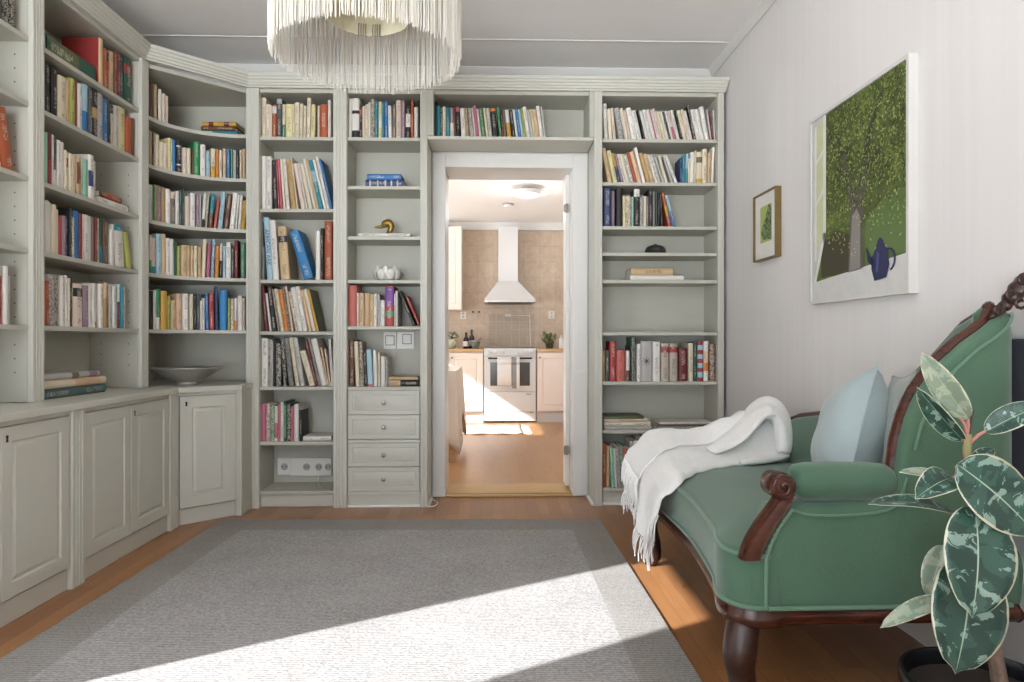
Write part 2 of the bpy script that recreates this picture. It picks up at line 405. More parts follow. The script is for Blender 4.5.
# --- unit with drawers
u2 = unit_back('bookcase', 'narrow grey-green bookcase with four drawers below, left of the doorway', -.856, -.430, .0005, TOPZ - .001, U2S, 'built-in grey-green bookcases', plinth=False)
pilaster_back(-.4285, -.387, .0008, TOPZ - .002, u2); pilaster_back(-.3867, -.3495, 2.1905, TOPZ - .002, u2)
bx('side_panel', u2, -.405, -.387, YF + .006, YB - .022, .001, 2.168, PAINT)
bx('rail', u2, -.8555, -.4305, YF, YF + .03, .380, .3985, PAINT); bx('rail', u2, -.8555, -.4305, YF, YF + .03, .074, .0935, PAINT)
bx('plinth', u2, -.8555, -.4305, YF + .01, YF + .026, .012, .0735, PAINT)
bx('floor_trim', u2, -.8555, -.4305, YF - .008, YF + .0095, .001, .013, plain('bright_white_strip', '#f0eeea', .4))
for z0, z1 in ((.546, .688), (.402, .5435), (.240, .378), (.0955, .2365)):
    o = panel_door(lambda u, w, z: (u, YF + .012 - w, z), -.853, -.433, z0, z1, PAINT, .024, .016, .5).build('drawer', u2, ang=20)
    zc = (z0 + z1) / 2; k = MB()
    prof = [(.004, 0), (.006, .008), (.011, .012), (.013, .018), (.010, .023), (.001, .025)]
    k.grid([[(-.643 + r * math.cos(a), YF - .004 - q, zc + r * math.sin(a)) for a in [2 * math.pi * i / 14 for i in range(14)]] for r, q in prof], NICKEL, True, True)
    kn = k.build('knob', o); kn['label'] = 'round metal drawer knob'
# --- bridge over the doorway
br = thing('bookcase', 'low grey-green shelf unit bridging the top of the doorway', 'bookcase', (.11, 4.16, 2.17), 'built-in grey-green bookcases')
bx('shelf', br, -.3855, .598, YF - .008, YBK, 2.170, 2.1895, PAINT)
bx('top_panel', br, -.3485, .5715, YF, YBK, TOPZ - .023, TOPZ - .001, PAINTIN)
for x0, x1 in ((-.366, -.349), (.572, .5895)): bx('side_panel', br, x0, x1, YF + .006, YBK, 2.190, TOPZ - .001, PAINTIN)
bx('back_panel', br, -.366, .589, YBK + .0002, YBK + .008, 2.174, TOPZ - .003, PAINTIN, 0)
# --- unit right of the doorway
u5 = unit_back('bookcase', 'wide open grey-green bookcase right of the doorway behind the sofa', .650, 1.339, .0005, TOPZ - .001, U5S, 'built-in grey-green bookcases')
pilaster_back(.600, .6485, .0008, TOPZ - .002, u5); pilaster_back(.5725, .5995, 2.1905, TOPZ - .002, u5)
bx('side_panel', u5, .600, .618, YF + .006, YB - .022, .001, 2.168, PAINT)
pilaster_back(1.340, 1.377, .0008, TOPZ - .002, u5)
bx('floor_trim', u5, .6505, 1.3385, YF + .006, YF + .019, .001, .016, WHITEP)
for s, x in ((1, -.387), (-1, .600)):                              # white quarter-round along the passage sides
    b = MB(); b.prism([(0, .001), (.014, .001), (.010, .010), (0, .014)], YF - .01, YB - .021, WHITEP, lambda a, c, q: (x + s * (a + .0004), q, c))
    struct(b.build('baseboard_passage', smooth=False), 'thin white quarter-round strip on the floor on the %s side of the doorway' % ('drawer' if s > 0 else 'sofa'))
# --- left wall uppers standing on the worktop
XFL, XBL = -1.846, -2.098
def unit_left(label, y0, y1, shelves, pils):
    T = thing('bookcase', label, 'bookcase', (-1.97, (y0 + y1) / 2, CT), 'built-in grey-green bookcases')
    for ya, yb in ((y0 - .018, y0), (y1, y1 + .018)): bx('side_panel', T, XBL, XFL - .005, ya, yb, CT + .001, TOPZ - .001, PAINTIN)
    bx('back_panel', T, XBL - .008, XBL - .0002, y0 - .017, y1 + .017, CT + .002, TOPZ - .003, PAINTIN, 0)
    bx('top_panel', T, XBL, XFL, y0 + .0003, y1 - .0003, TOPZ - .023, TOPZ - .001, PAINTIN)
    for z in shelves: bx('shelf', T, XBL, XFL, y0 + .0003, y1 - .0003, z - ST, z, PAINTIN)
    for a, c in pils: pilaster_left(a, c, CT + .001, TOPZ - .002, T)
    hb = MB()                                                       # shelf-pin holes down the far side panel
    for k in range(30):
        for xx in (-1.90, -2.04):
            z = CT + .12 + k * .055
            if any(abs(z - s + .01) < .03 for s in shelves): continue
            hb.prism([(.003 * math.cos(q), .003 * math.sin(q)) for q in [i * math.pi / 4 for i in range(8)]], 0, .0006, BLACKM, lambda a, c, q: (xx + a, y1 - .0003 - q, z + c))
    hb.build('pin_hole_pattern', T, smooth=False)
    return T
unit_left('nearest grey-green bookcase on the left wall, cut by the frame edge', 1.95, 2.757, LS, [(1.87, 1.949)])
unit_left('wide grey-green bookcase on the left wall beside the corner unit', 2.831, 3.600, LS, [(2.758, 2.830), (3.601, 3.671)])
# --- corner unit with concave shelves
ACX, ACY, ARX, ARY = -1.446, 3.673, .402, .357
def arc(t, k=0.0): return (ACX - (ARX + k) * math.cos(t), ACY + (ARY + k) * math.sin(t))
T = thing('bookcase', 'corner bookcase with concave curved shelves standing on the worktop', 'bookcase', (-1.9, 4.05, CT), 'built-in grey-green bookcases')
cpoly = [arc(rad(90) * i / 20) for i in range(20, -1, -1)] + [(XBL, ACY), (XBL, YBK), (ACX, YBK)]
for z in LS: MB().prism(cpoly, z - ST, z, PAINTIN).build('shelf', T, ang=30)
MB().prism([(-1.452, 4.045), (-1.85, ACY), (XBL, ACY), (XBL, YBK), (-1.452, YBK)][::-1], TOPZ - .023, TOPZ - .001, PAINTIN).build('top_panel', T, smooth=False)
b = MB(); b.box(XBL - .008, XBL - .0003, 3.675, YBK + .0, CT + .002, TOPZ - .003, PAINTIN); b.box(XBL, -1.462, YBK + .0002, YBK + .008, CT + .002, TOPZ - .003, PAINTIN); b.build('back_panel', T, smooth=False)
bx('side_panel', T, -1.4455, -1.4445 + .0, 4.05, YBK, CT + .001, TOPZ - .026, PAINTIN, 0)
# --- worktop
wp = [(-1.642, 1.93), (-1.642, 3.600), (-1.435, 3.835), (-1.400, 3.835), (-1.400, 4.012), (-1.4475, 4.012), (-1.4475, YBK), (XBL, YBK), (XBL, 1.93)]
b = MB(); b.prism(wp, CT - .03, CT, PAINT); o = b.build('worktop', smooth=False, bevel=.005); tag(o, 'continuous grey-green worktop along the left wall and corner', 'worktop')
# --- base cabinets
def keyhole(fn, u, z, parent):
    b = MB()
    b.prism([(-.005, -.012), (.005, -.012), (.0035, 0), (.006, .006), (.004, .012), (-.004, .012), (-.006, .006), (-.0035, 0)], 0, .0015, BLACKM, lambda a, c, q: fn(u + a, .0203 + q, z + c))
    o = b.build('keyhole', parent, smooth=False); o['label'] = 'dark metal keyhole plate'
XD = -1.683
fl = lambda u, w, z: (XD + w, u, z)
def base_left(label, y0, y1, doors, pils):
    T = thing('base_cabinet', label, 'cabinet', (-1.88, (y0 + y1) / 2, 0), 'built-in base cabinets')
    b = MB(); b.box(XBL, XD - .001, y0, y1, .085, CT - .031, PAINT); b.build('carcass', T, smooth=False)
    bx('plinth', T, -1.72, -1.676, y0, y1, .001, .084, PAINT)
    bx('rail', T, XD - .0005, XD + .016, y0, y1, CT - .047, CT - .031, PAINT)
    for a, c, kx in doors:
        d = panel_door(fl, a + .0015, c - .0015, .092, CT - .049, PAINT, .052).build('door', T, ang=20)
        if kx: keyhole(fl, a + .03 if kx > 0 else c - .03, CT - .09, d)
    for a, c in pils:
        b = MB(); b.prism(fluted(a, c, .028), .0008, CT - .0315, PAINT, lambda p, c2, q: (XD - .002 + c2, p, q)); b.build('pilaster', T, ang=25)
base_left('single-door grey-green base cabinet nearest on the left', 1.95, 2.725, [(1.97, 2.345, 0), (2.345, 2.722, 1)], [])
base_left('double-door grey-green base cabinet on the left beside the corner cabinet', 2.726, 3.640, [(2.817, 3.175, 0), (3.175, 3.542, 1)], [(2.727, 2.815), (3.544, 3.638)])
T = thing('base_cabinet', 'angled single-door grey-green base cabinet in the corner under the wide bowl', 'cabinet', (-1.75, 3.95, 0), 'built-in base cabinets')
p0, p1 = Vector((-1.672, 3.648, 0)), Vector((-1.446, 3.862, 0)); dv = (p1 - p0).normalized(); nv = Vector((dv.y, -dv.x, 0)); L = (p1 - p0).length
fd = lambda u, w, z: tuple(p0 + dv * u + nv * w + Vector((0, 0, z)))
b = MB(); b.prism([(-1.69, 3.641), (-1.676, 3.652), (-1.452, 3.866), (-1.452, 4.28), (XBL, 4.28), (XBL, 3.641)], .085, CT - .031, PAINT); b.build('carcass', T, smooth=False)
b = MB(); k = len(b.v); b.box(.002, L, -.03, -.002, .001, .084, PAINT); b.v = [fd(*p) for p in b.v]; b.build('plinth', T, smooth=False)
d = panel_door(fd, .008, L - .006, .092, CT - .049, PAINT, .062).build('door', T, ang=20); keyhole(fd, .04, CT - .09, d)
b = MB(); b.box(.001, L, -.004, .014, CT - .047, CT - .031, PAINT); b.v = [fd(*p) for p in b.v]; b.build('rail', T, smooth=False)
b = MB(); b.prism(fluted(-1.444, -1.409, .02, 2), .0008, CT - .0315, PAINT, lambda a, c, q: (a, 3.872 - c, q)); b.build('pilaster', T, ang=25)
bx('side_panel', T, -1.427, -1.409, 3.8725, 4.011, .001, CT - .0315, PAINT)
# --- cornice running over all uppers
path = [Vector((-1.832, 1.86)), Vector((-1.832, 3.628)), Vector((-1.432, 4.016)), Vector((1.383, 4.016)), Vector((1.383, 4.27))]
cprof = [(-.012, TOPZ), (.006, TOPZ), (.008, TOPZ + .008), (.016, TOPZ + .012), (.018, TOPZ + .022), (.024, TOPZ + .026), (.027, TOPZ + .036), (.034, TOPZ + .041), (.038, TOPZ + .052), (.044, TOPZ + .056), (.046, TOPZ + .072), (-.012, TOPZ + .072)]
def offs(i, o):
    def nrm(a, c): e = (c - a).normalized(); return Vector((e.y, -e.x))
    if i == 0: return path[0] + nrm(path[0], path[1]) * o
    if i == len(path) - 1: return path[i] + nrm(path[i - 1], path[i]) * o
    n1, n2 = nrm(path[i - 1], path[i]), nrm(path[i], path[i + 1]); m = (n1 + n2).normalized()
    return path[i] + m * (o / m.dot(n1))
rows = []
for i in range(len(path)):
    r = []
    for o, z in cprof:
        o2 = o if i < 3 else o * (.24 if o > 0 else 1)
        p = offs(i, o2) if i != 3 else Vector((path[3].x + min(o2, .012), path[3].y - o))
        if i == 4: p = Vector((path[4].x + min(o2, .012), path[4].y))
        r.append((p.x, p.y, z))
    rows.append(r)
b = MB(); b.grid(rows, PAINT, True, True); tag(b.build('cornice', smooth=False), 'ribbed grey-green cornice running along the top of the bookcases', 'cornice')
# --- sockets, switches, cables on the shelves
for i, (xa, xb, lab) in enumerate(((384.0, 396.3, 'single white light switch plate, the one on the left above the drawers'), (397.0, 414.2, 'wide white dimmer plate, the one on the right above the drawers'))):
    a = on_y(xa, 332, YBK); c = on_y(xb, 348.8, YBK)
    T = thing('light_switch', lab, 'switch', ((a.x + c.x) / 2, YBK - .001, c.z))
    MB().box(a.x, c.x, YBK - .010, YBK - .0008, c.z, a.z, PLASTIC).build('plate', T, smooth=False, bevel=.002)
    m = (a.x + c.x) / 2 + (.01 if i else 0); zm = (a.z + c.z) / 2 + (.008 if i else 0)
    MB().box(m - .029, m + .029, YBK - .0112, YBK - .0102, zm - .031, zm + .031, plain('switch_gap_grey', '#6f6c66', .6)).build('rocker_gap', T, smooth=False)
    MB().box(m - .025, m + .025, YBK - .0155, YBK - .0114, zm - .027, zm + .027, PLASTIC).build('rocker', T, smooth=False, bevel=.002)
a = on_y(278.5, 457.5, YBK); c = on_y(332.6, 474.8, YBK)
T = thing('socket_strip', 'white mains socket strip on the back of the lowest shelf space', 'socket', ((a.x + c.x) / 2, YBK - .001, c.z))
MB().box(a.x + .085, c.x - .001, YBK - .03, YBK - .0008, c.z, a.z, PLASTIC).build('casing', T, smooth=False, bevel=.003)
MB().box(a.x, a.x + .083, YBK - .022, YBK - .0008, c.z + .003, a.z - .002, PLASTIC).build('socket_plate', T, smooth=False, bevel=.003)
for px_ in (285.5, 308, 320, 329.5):
    p = on_y(px_, 466, YBK); o = .0225 if px_ < 290 else .0305; b = MB()
    b.grid([[(p.x + r * math.cos(q), YBK - o - h, p.z + r * math.sin(q)) for q in [2 * math.pi * i / 20 for i in range(20)]] for r, h in ((.022, 0), (.022, .003), (.019, .003), (.018, -.002))], plain('socket_recess_grey', '#a9a6a0', .5), True, True)
    for s in (-1, 1): b.grid([[(p.x + s * .009 + .003 * math.cos(q), YBK - o - .0005 - h, p.z + .0045 * math.sin(q)) for q in [2 * math.pi * i / 8 for i in range(8)]] for h in (0, .0012)], BLACKM, True, True)
    b.build('socket', T, ang=30)
p = on_y(320, 470, YBK); b = MB()
b.tube(bez([(p.x, YBK - .036, p.z), (p.x, YBK - .05, p.z - .06), (p.x + .002, YBK - .07, .12), (p.x + .03, YBK - .13, .1025), (p.x + .055, YBK - .2, .1025)], 20), .0025, PLASTIC, 6)
tag(b.build('cable'), 'thin white cable hanging from the socket strip on the lowest shelf', 'cable')
b = MB(); b.tube(bez([(-.3802, 4.20, .02), (-.372, 4.2, .004), (-.335, 4.12, .004), (-.34, 4.05, .004), (-.365, 4.02, .004), (-.378, 4.035, .006)], 24), .0028, PLASTIC, 6)
tag(b.build('cable'), 'thin white cable looped on the floor left of the doorway', 'cable')
# ------------------------------------------------------------------ books
COL = {'W': ('white', '#dcd7cf'), 'C': ('cream', '#d6cab0'), 'B': ('beige', '#c4a882'), 'T': ('tan', '#b08f5f'), 'K': ('black', '#211f1e'),
       'G': ('grey', '#85837f'), 'L': ('light grey', '#b4b1ac'), 'H': ('slate', '#474a4c'), 'R': ('red', '#9a3735'), 'D': ('dark red', '#6d2427'),
       'O': ('orange', '#d0813c'), 'Z': ('rust', '#a5522e'), 'Y': ('pale yellow', '#d0c596'), 'M': ('mustard', '#c79a3d'), 'N': ('bright green', '#2f8450'),
       'F': ('dark green', '#23503f'), 'A': ('grey-brown', '#6f6259'), 'E': ('brown', '#694330'), 'U': ('blue', '#356fa5'), 'S': ('pale blue', '#9fbdc9'),
       'V': ('navy', '#303f66'), 'Q': ('teal', '#237f8f'), 'P': ('pink', '#b8667c'), 'I': ('pale pink', '#d2bfb0'), 'w': ('olive', '#565c38'), 's': ('stone', '#b6aa9b'), 'x': ('dark teal', '#4e6768'), 'k': ('bright blue', '#2c79b0'), 'X': ('purple', '#6e3f86'),
       'J': ('lime', '#a3a558'), 'g': ('mint', '#8fbfa6'), 'v': ('mauve', '#8d7784'), 'r': ('salmon', '#b95f54'), 'o': ('peach', '#d6b392'), 'd': ('sea green', '#55876a')}
BM = {}
def bookmat(k, ptn=False):
    if (k, ptn) in BM: return BM[(k, ptn)]
    name, hx = COL[k]; t = NT('cover_' + name.replace(' ', '_').replace('-', '_') + ('_unprinted' if ptn == 'n' else '_patterned' if ptn else '')); c = hexc(hx)
    oi = t.n.new('ShaderNodeObjectInfo'); rnd = oi.outputs['Random']
    tc = t.n.new('ShaderNodeTexCoord'); sp = t.n.new('ShaderNodeSeparateXYZ'); t.l(tc.outputs['Generated'], sp.inputs[0])
    x, y, z = sp.outputs
    lum = .3 * c[0] + .6 * c[1] + .1 * c[2]
    # slight difference of tint from book to book
    k1 = t.math('ADD', .88, t.math('MULTIPLY', rnd, .2))
    vm = t.n.new('ShaderNodeVectorMath'); vm.operation = 'SCALE'; vm.inputs[0].default_value = c[:3]; t.l(k1, vm.inputs['Scale'])
    wn = t.n.new('ShaderNodeTexNoise'); wn.inputs['Scale'].default_value = 30; t.l(tc.outputs['Object'], wn.inputs['Vector'])
    body = t.mix(t.math('MULTIPLY', wn.outputs['Fac'], .12), vm.outputs[0], tuple(q * .75 for q in c[:3]) + (1,))
    # printed title on the spine (illegible rows of small marks)
    cm = t.n.new('ShaderNodeCombineXYZ')
    t.l(t.math('FLOOR', t.math('MULTIPLY', x, 7.0 if not ptn else 6.0)), cm.inputs[0]); t.l(t.math('FLOOR', t.math('MULTIPLY', z, 72 if not ptn else 30)), cm.inputs[1]); t.l(t.math('MULTIPLY', rnd, 57.0), cm.inputs[2])
    wh = t.n.new('ShaderNodeTexWhiteNoise'); wh.noise_dimensions = '3D'; t.l(cm.outputs[0], wh.inputs['Vector'])
    ink = t.math('GREATER_THAN', wh.outputs['Value'], .42)
    fr = t.math('FRACT', t.math('ADD', t.math('MULTIPLY', z, 1.45), t.math('MULTIPLY', rnd, 7.3)))
    zone = t.math('MULTIPLY', t.math('GREATER_THAN', fr, .38), t.math('MULTIPLY', t.math('GREATER_THAN', z, .07), t.math('LESS_THAN', z, .94)))
    xz = t.math('MULTIPLY', t.math('GREATER_THAN', x, .30), t.math('LESS_THAN', x, .72))
    front = t.math('LESS_THAN', y, .05)
    has = t.math('GREATER_THAN', t.math('FRACT', t.math('MULTIPLY', rnd, 13.7)), .25)
    if ptn == 'n': m = 0.0
    elif ptn: m = t.math('MULTIPLY', front, ink)
    else: m = t.math('MULTIPLY', t.math('MULTIPLY', ink, zone), t.math('MULTIPLY', t.math('MULTIPLY', xz, front), has))
    inkc = hexc('#3c3732') if lum > .22 else hexc('#cfc6b4')
    t.base(t.mix(t.math('MULTIPLY', m, .42 if not ptn else .48) if ptn != 'n' else 0.0, body, inkc)); t.set(Roughness=.5)
    BM[(k, ptn)] = t.m; return t.m
BOOKS = []
def book_mesh(name, w, dep, h, ck, bands=(), hard=False, ptn=False, spine=None, paper=True):
    """local: x thickness, y away from the spine (0..dep), z height"""
    b = MB(); main = bookmat(ck, ptn); sm = bookmat(spine) if spine else main
    hw = w / 2; bt = min(.0028 if hard else .0012, w * .2); rnd = min(.35 * w, .006) if not hard else min(.3 * w, .008)
    xs = [(-hw, rnd), (-hw * .72, rnd * .35), (-hw * .3, 0), (hw * .3, 0), (hw * .72, rnd * .35), (hw, rnd)]
    cuts = sorted({0.0, 1.0, *[x for q in bands for x in q[1:3]]})
    rows = [[(x, y, f * h) for x, y in xs] for f in cuts]
    for i in range(len(cuts) - 1):
        mt = sm
        for k, lo, hi in bands:
            if lo <= (cuts[i] + cuts[i + 1]) / 2 <= hi: mt = bookmat(k)
        k0 = len(b.v); b.v += rows[i] + rows[i + 1]
        for j in range(5): b.face([k0 + j, k0 + j + 1, k0 + 6 + j + 1, k0 + 6 + j], mt)
    # inside of the spine and the two boards
    for s in (-1, 1):
        b.box(s * hw, s * (hw - bt), rnd, dep, 0, h, main)
    # spine thickness closing faces (top and bottom)
    for zz, fl_ in ((h, 1), (0, 0)):
        k0 = len(b.v); b.v += [(x, y, zz) for x, y in xs]; f = [k0 + i for i in range(6)]
        b.face(f if fl_ else f[::-1], sm)
    pb = None
    ins = .004 if hard else .0012
    if paper:
        b.box(-hw + bt, hw - bt, rnd * .9, dep - ins, ins * .8, h - ins, PAPER)
    return b
def book(T, w, dep, h, ck, **kw):
    parts = kw.pop('parts', False); kind = 'hardback_book' if kw.get('hard') else 'paperback_book'
    kind = kw.pop('kind', kind)
    b = book_mesh(kind, w, dep, h, ck, paper=not parts, **kw)
    o = b.build(kind, smooth=False); o.matrix_world = T
    if parts:
        hard = kw.get('hard'); bt = min(.0028 if hard else .0012, w * .2); ins = .004 if hard else .0012; rnd = min(.3 * w, .008)
        p = MB().box(-w / 2 + bt, w / 2 - bt, rnd * .9, dep - ins, ins * .8, h - ins, PAPER).build('page_block', smooth=False)
        p.parent = o; p['label'] = 'pale page block'
    return o
def rectpoly(u, t, h, a):
    c, s = math.cos(a), math.sin(a)
    if a <= 0:      # leans towards -u; pivots on its lower left corner at u
        e = Vector((c, -s)); n = Vector((s, c)); p = Vector((u, 0))
    else:           # leans towards +u; pivots on its lower right corner
        e = Vector((c, -s)); n = Vector((s, c)); p = Vector((u + t * c, 0)) - e * t
        p.y = p.y  # lower left lifted by t*sin(a)
    return [p, p + e * t, p + e * t + n * h, p + n * h]
def hit(A, B):
    for P in (A, B):
        for i in range(4):
            e = P[(i + 1) % 4] - P[i]; n = Vector((-e.y, e.x)).normalized()
            a = [n.dot(v) for v in A]; c = [n.dot(v) for v in B]
            if max(a) <= min(c) - .0003 or max(c) <= min(a) - .0003: return False
    return True
def parse(txt, x0, y0, s):
    out = []
    for tok in txt.replace('\n', ' ').split(';'):
        tok = tok.strip()
        if not tok: continue
        f = tok.split(',')
        d = dict(x0=x0 + float(f[0]) / s, x1=x0 + float(f[1]) / s, yt=y0 + float(f[2]) / s, ln=float(f[3]) / s, c=f[4], o=f[5:])
        out.append(d)
    return out
PEND = []
def shelf_books(txt, crop, mode, zs, zmax, umin, umax, where, group, parts=False, deps=(.125, .19), soft=None):
    """place a row of books; each is measured along the shelf (u) from its spine"""
    bs = [q for tx, cr in (txt if isinstance(txt, list) else [(txt, crop)]) for q in parse(tx, *cr)]; items = []
    if mode == 'back': plane = 4.052; U = lambda px, py: on_y(px, py, plane)
    elif mode == 'left': plane = -1.868; U = lambda px, py: on_x(px, py, plane)
    for bk in bs:
        yb = 341 - (zs - CAMZ) * 100
        if mode == 'corner':
            def arcu(px):
                r = ray(px, 341); best = None
                lo, hi = 2.5, 5.2                                   # farthest crossing of the view ray with the arc
                f = lambda q: ((r.x * q - ACX) / (ARX + .022)) ** 2 + ((r.y * q - ACY) / (ARY + .022)) ** 2 - 1
                for _ in range(60):
                    m = (lo + hi) / 2
                    # the ray leaves the ellipse once beyond its centre
                    if f(m) < 0 or m * r.y < 3.55: lo = m
                    else: hi = m
                X, Y = r.x * lo, r.y * lo
                return max(0.0, min(math.pi / 2, math.atan2((Y - ACY) / (ARY + .022), -(X - ACX) / (ARX + .022)))), lo
            ta, qa = arcu(bk['x0']); tb, qb = arcu(bk['x1']); rr = (ARX + ARY) / 2 + .022
            u0, u1 = ta * rr, tb * rr; q = (qa + qb) / 2
            ztop = CAMZ + (341 - bk['yt']) / FPX * q; k = 1.0
            tm = (ta + tb) / 2
        else:
            e = (U(bk['x0'], 341), U(bk['x1'], 341)); ax = 0 if mode == 'back' else 1
            u0, u1 = e[0][ax], e[1][ax]; pm = U((bk['x0'] + bk['x1']) / 2 + bk['ln'] / 2, bk['yt']); ztop = pm.z
            k = 1.0 if mode == 'back' else abs(pm.y / plane)
        hv = max(.06, ztop - zs); hp = hv * FPX / (4.05 if mode == 'back' else (q if mode == 'corner' else pm.y))
        a = math.atan(bk['ln'] * k / hp) if bk['ln'] else 0.0
        wv = max(.007, u1 - u0)
        t = wv * math.cos(a) - .0008
        h = min((hv - t * abs(math.sin(a))) / math.cos(a), zmax - zs - .012 - t * abs(math.sin(a)))
        items.append([u0, t, h, a, bk])
    back = 0.0; m_ = max(1, len(items) - 1)
    for shrink in (1, .98, .96, .95, .94, .92, .91, .9, .88, .85, .8, .75, .7):
        placed = []
        for i_, (u0, t, h, a, bk) in enumerate(items):
            t2 = t * shrink; u = u0 - back * (i_ / m_) ** 2; hh = h
            for _ in range(900):
                P = rectpoly(u, t2, hh, a)
                if min(v.x for v in P) < umin + .001 or any(hit(P, Q[0]) for Q in placed[-5:]): u += .0008
                else: break
            placed.append((P, u, t2, hh, a, bk))
        over = max(max(v.x for v in P[0]) for P in placed) - (umax - .001)
        if over <= 0: break
        back += over + .001
    for P, u, t, h, a, bk in placed:
        cx = P[0] + (P[1] - P[0]) / 2                                # bottom centre in (u,z)
        bands = []; kw = {'kind': soft} if soft and 'h' not in bk['o'] else {}
        for ex in bk['o']:
            if ex == 'h': kw['hard'] = True
            elif ex == 'p': kw['ptn'] = True
            elif ex == 'n': kw['ptn'] = 'n'
            elif ex.startswith('s'): kw['spine'] = ex[1]
            elif ex.startswith('b'): bands.append((ex[1], float(ex[3:].split('-')[0]), float(ex[3:].split('-')[1])))
        if bands: kw['bands'] = bands
        dep = min(R.uniform(*deps), .78 * h if h > .12 else .12); jit = R.uniform(0, .012)
        Rl = Matrix.Rotation(a, 4, 'Y')
        if mode == 'back': M = Matrix.Translation((cx.x, plane - .006 + jit, zs + .0006 + cx.y)) @ Rl
        elif mode == 'left': M = Matrix.Translation((plane + .006 - jit, cx.x, zs + .0006 + cx.y)) @ Matrix.Rotation(rad(90), 4, 'Z') @ Rl
        else:
            tt = cx.x / rr; X, Y = arc(tt, .018 + jit); dep = min(dep, .165)
            M = Matrix.Translation((X, Y, zs + .0006 + cx.y)) @ Matrix.Rotation(rad(90) - tt, 4, 'Z') @ Rl
        o = book(M, t, dep, h, bk['c'], parts=parts, **dict(kw))
        PEND.append((o, bk['c'], bands, h, t, a, where, group, kw))
def finish_labels():
    """give every book a label of its own: by look and neighbours, else by its place among its like"""
    byw = {}
    for p in PEND: byw.setdefault(p[6], []).append(p)
    used = {}
    for where, L in byw.items():
        def look(p):
            o, c, bands, h, t, a, w_, g, kw = p
            s = 'leaning ' if abs(a) > .09 else ''
            s += ('thick ' if t > .042 else 'thin ' if t < .012 else '') + COL[c][0]
            if kw.get('ptn') is True: s += ' patterned'
            if bands: s += ' and ' + COL[bands[0][0]][0]
            return s + ' ' + ('hardback' if kw.get('hard') else {'pocket_book': 'pocket book', 'picture_book': 'picture book'}.get(kw.get('kind'), 'paperback'))
        looks = [look(p) for p in L]; n = len(L)
        ords = 'first second third fourth fifth sixth seventh eighth ninth tenth eleventh twelfth thirteenth fourteenth fifteenth sixteenth'.split()
        def nb(i):
            l = COL[L[i - 1][1]][0] if i else 'shelf end'; r = COL[L[i + 1][1]][0] if i < n - 1 else 'shelf end'
            return l, r
        keys = [(looks[i],) + nb(i) for i in range(n)]
        for i, p in enumerate(L):
            o = p[0]; l, r = nb(i)
            if looks.count(looks[i]) == 1: s = looks[i] + ' on ' + where
            elif keys.count(keys[i]) == 1 and l != 'shelf end' and r != 'shelf end': s = '%s between %s and %s ones on %s' % (looks[i], l, r, where) if l != r else '%s between two %s ones on %s' % (looks[i], l, where)
            else:
                q = looks[:i].count(looks[i]); s = '%s %s from the left on %s' % (ords[min(q, 15)], looks[i], where)
            w_ = s.split()
            cnt = lambda q: len(re.findall(r"[A-Za-z0-9]+(?:['-][A-Za-z0-9]+)*", q.replace('-', ' ')))
            for x_, y_ in ((' on the ', ' on '), (' from the left ', ' from left '), (' of the ', ' of '), (' beside the ', ' beside '), (' ones on ', ' on '), ('over the ', 'over '), ('above the ', 'above '), ('right of doorway', 'right of doorway'), (' paperback', ' book'), (' pocket book', ' book'), ('leaning thin ', 'thin '), ('leaning ', ''), (' patterned', ''), ('thick ', ''), ('thin ', ''), ('pale pink', 'pink'), ('light grey', 'grey'), ('pale pink', 'pink'), (' past its midpoint', ', second half'), (' on top shelf', ' on top')):
                if cnt(s) > 16: s = s.replace(x_, y_, 1)
            tag(o, s, 'book', p[7])
            used.setdefault(s, []).append(o.name)
    return used
def flat_book(kind, cx, cy, z, lx, ly, t, ck, label, group=None, rot=0, hard=False, title=None, spine_dir='front', **kw):
    """a book lying flat, spine to the front; lx along the spine"""
    # local book: x thickness -> up, z height -> along the spine, y depth -> away
    M = Matrix.Translation((cx, cy, z)) @ Matrix.Rotation(rot, 4, 'Z') @ Matrix(((0, 0, 1, -lx / 2), (0, 1, 0, -ly / 2), (-1, 0, 0, t / 2 + .0006), (0, 0, 0, 1)))
    o = book(M, t, ly, lx, ck, parts=True, hard=hard, kind=kind, **kw)
    return tag(o, label, 'book', group)
U1, U2, U5, BRU = (-1.367, -.938), (-.856, -.430), (.650, 1.339), (-.348, .5715)
G1 = 'books in the bookcase next to the corner'; G2 = 'books above the drawers'; G3 = 'books on the shelf over the doorway'; G5 = 'books in the bookcase right of the doorway'; GL = 'books in the wide left bookcase'; GC = 'books on the curved corner shelves'
w = 'the %s shelf of the wide left bookcase'
ly = (2.833, 3.597)
shelf_books('488,520,75,0,R,h,sB;520,550,160,0,Z,h;552,578,185,0,Z,h,bK:.75-.95;580,618,190,0,B,h;620,638,190,0,E,h;638,665,195,0,D,h;668,703,222,0,H,h;706,765,250,0,F,h,bR:.66-.86',
    (42, 30, 8.52), 'left', LS[0], 2.44, ly[0], ly[1], w % 'top', GL, deps=(.2, .22))
shelf_books('33,72,55,0,K,h;73,110,85,0,K,h;112,165,150,0,C,h;165,190,170,0,B;190,225,165,0,J;228,252,185,0,R;252,280,200,0,W;280,318,205,0,S,bU:.0-.45;318,340,225,0,H;340,382,225,0,K,bT:.4-.62;382,420,255,0,L;420,455,300,0,U;455,470,320,0,K;470,497,345,0,C,bK:.8-1;497,530,350,0,L;530,578,360,0,Y;580,613,430,0,Z;614,628,435,0,E',
    (42, 55, 6.82), 'left', LS[1], LS[0] - ST, ly[0], ly[1], w % 'second', GL)
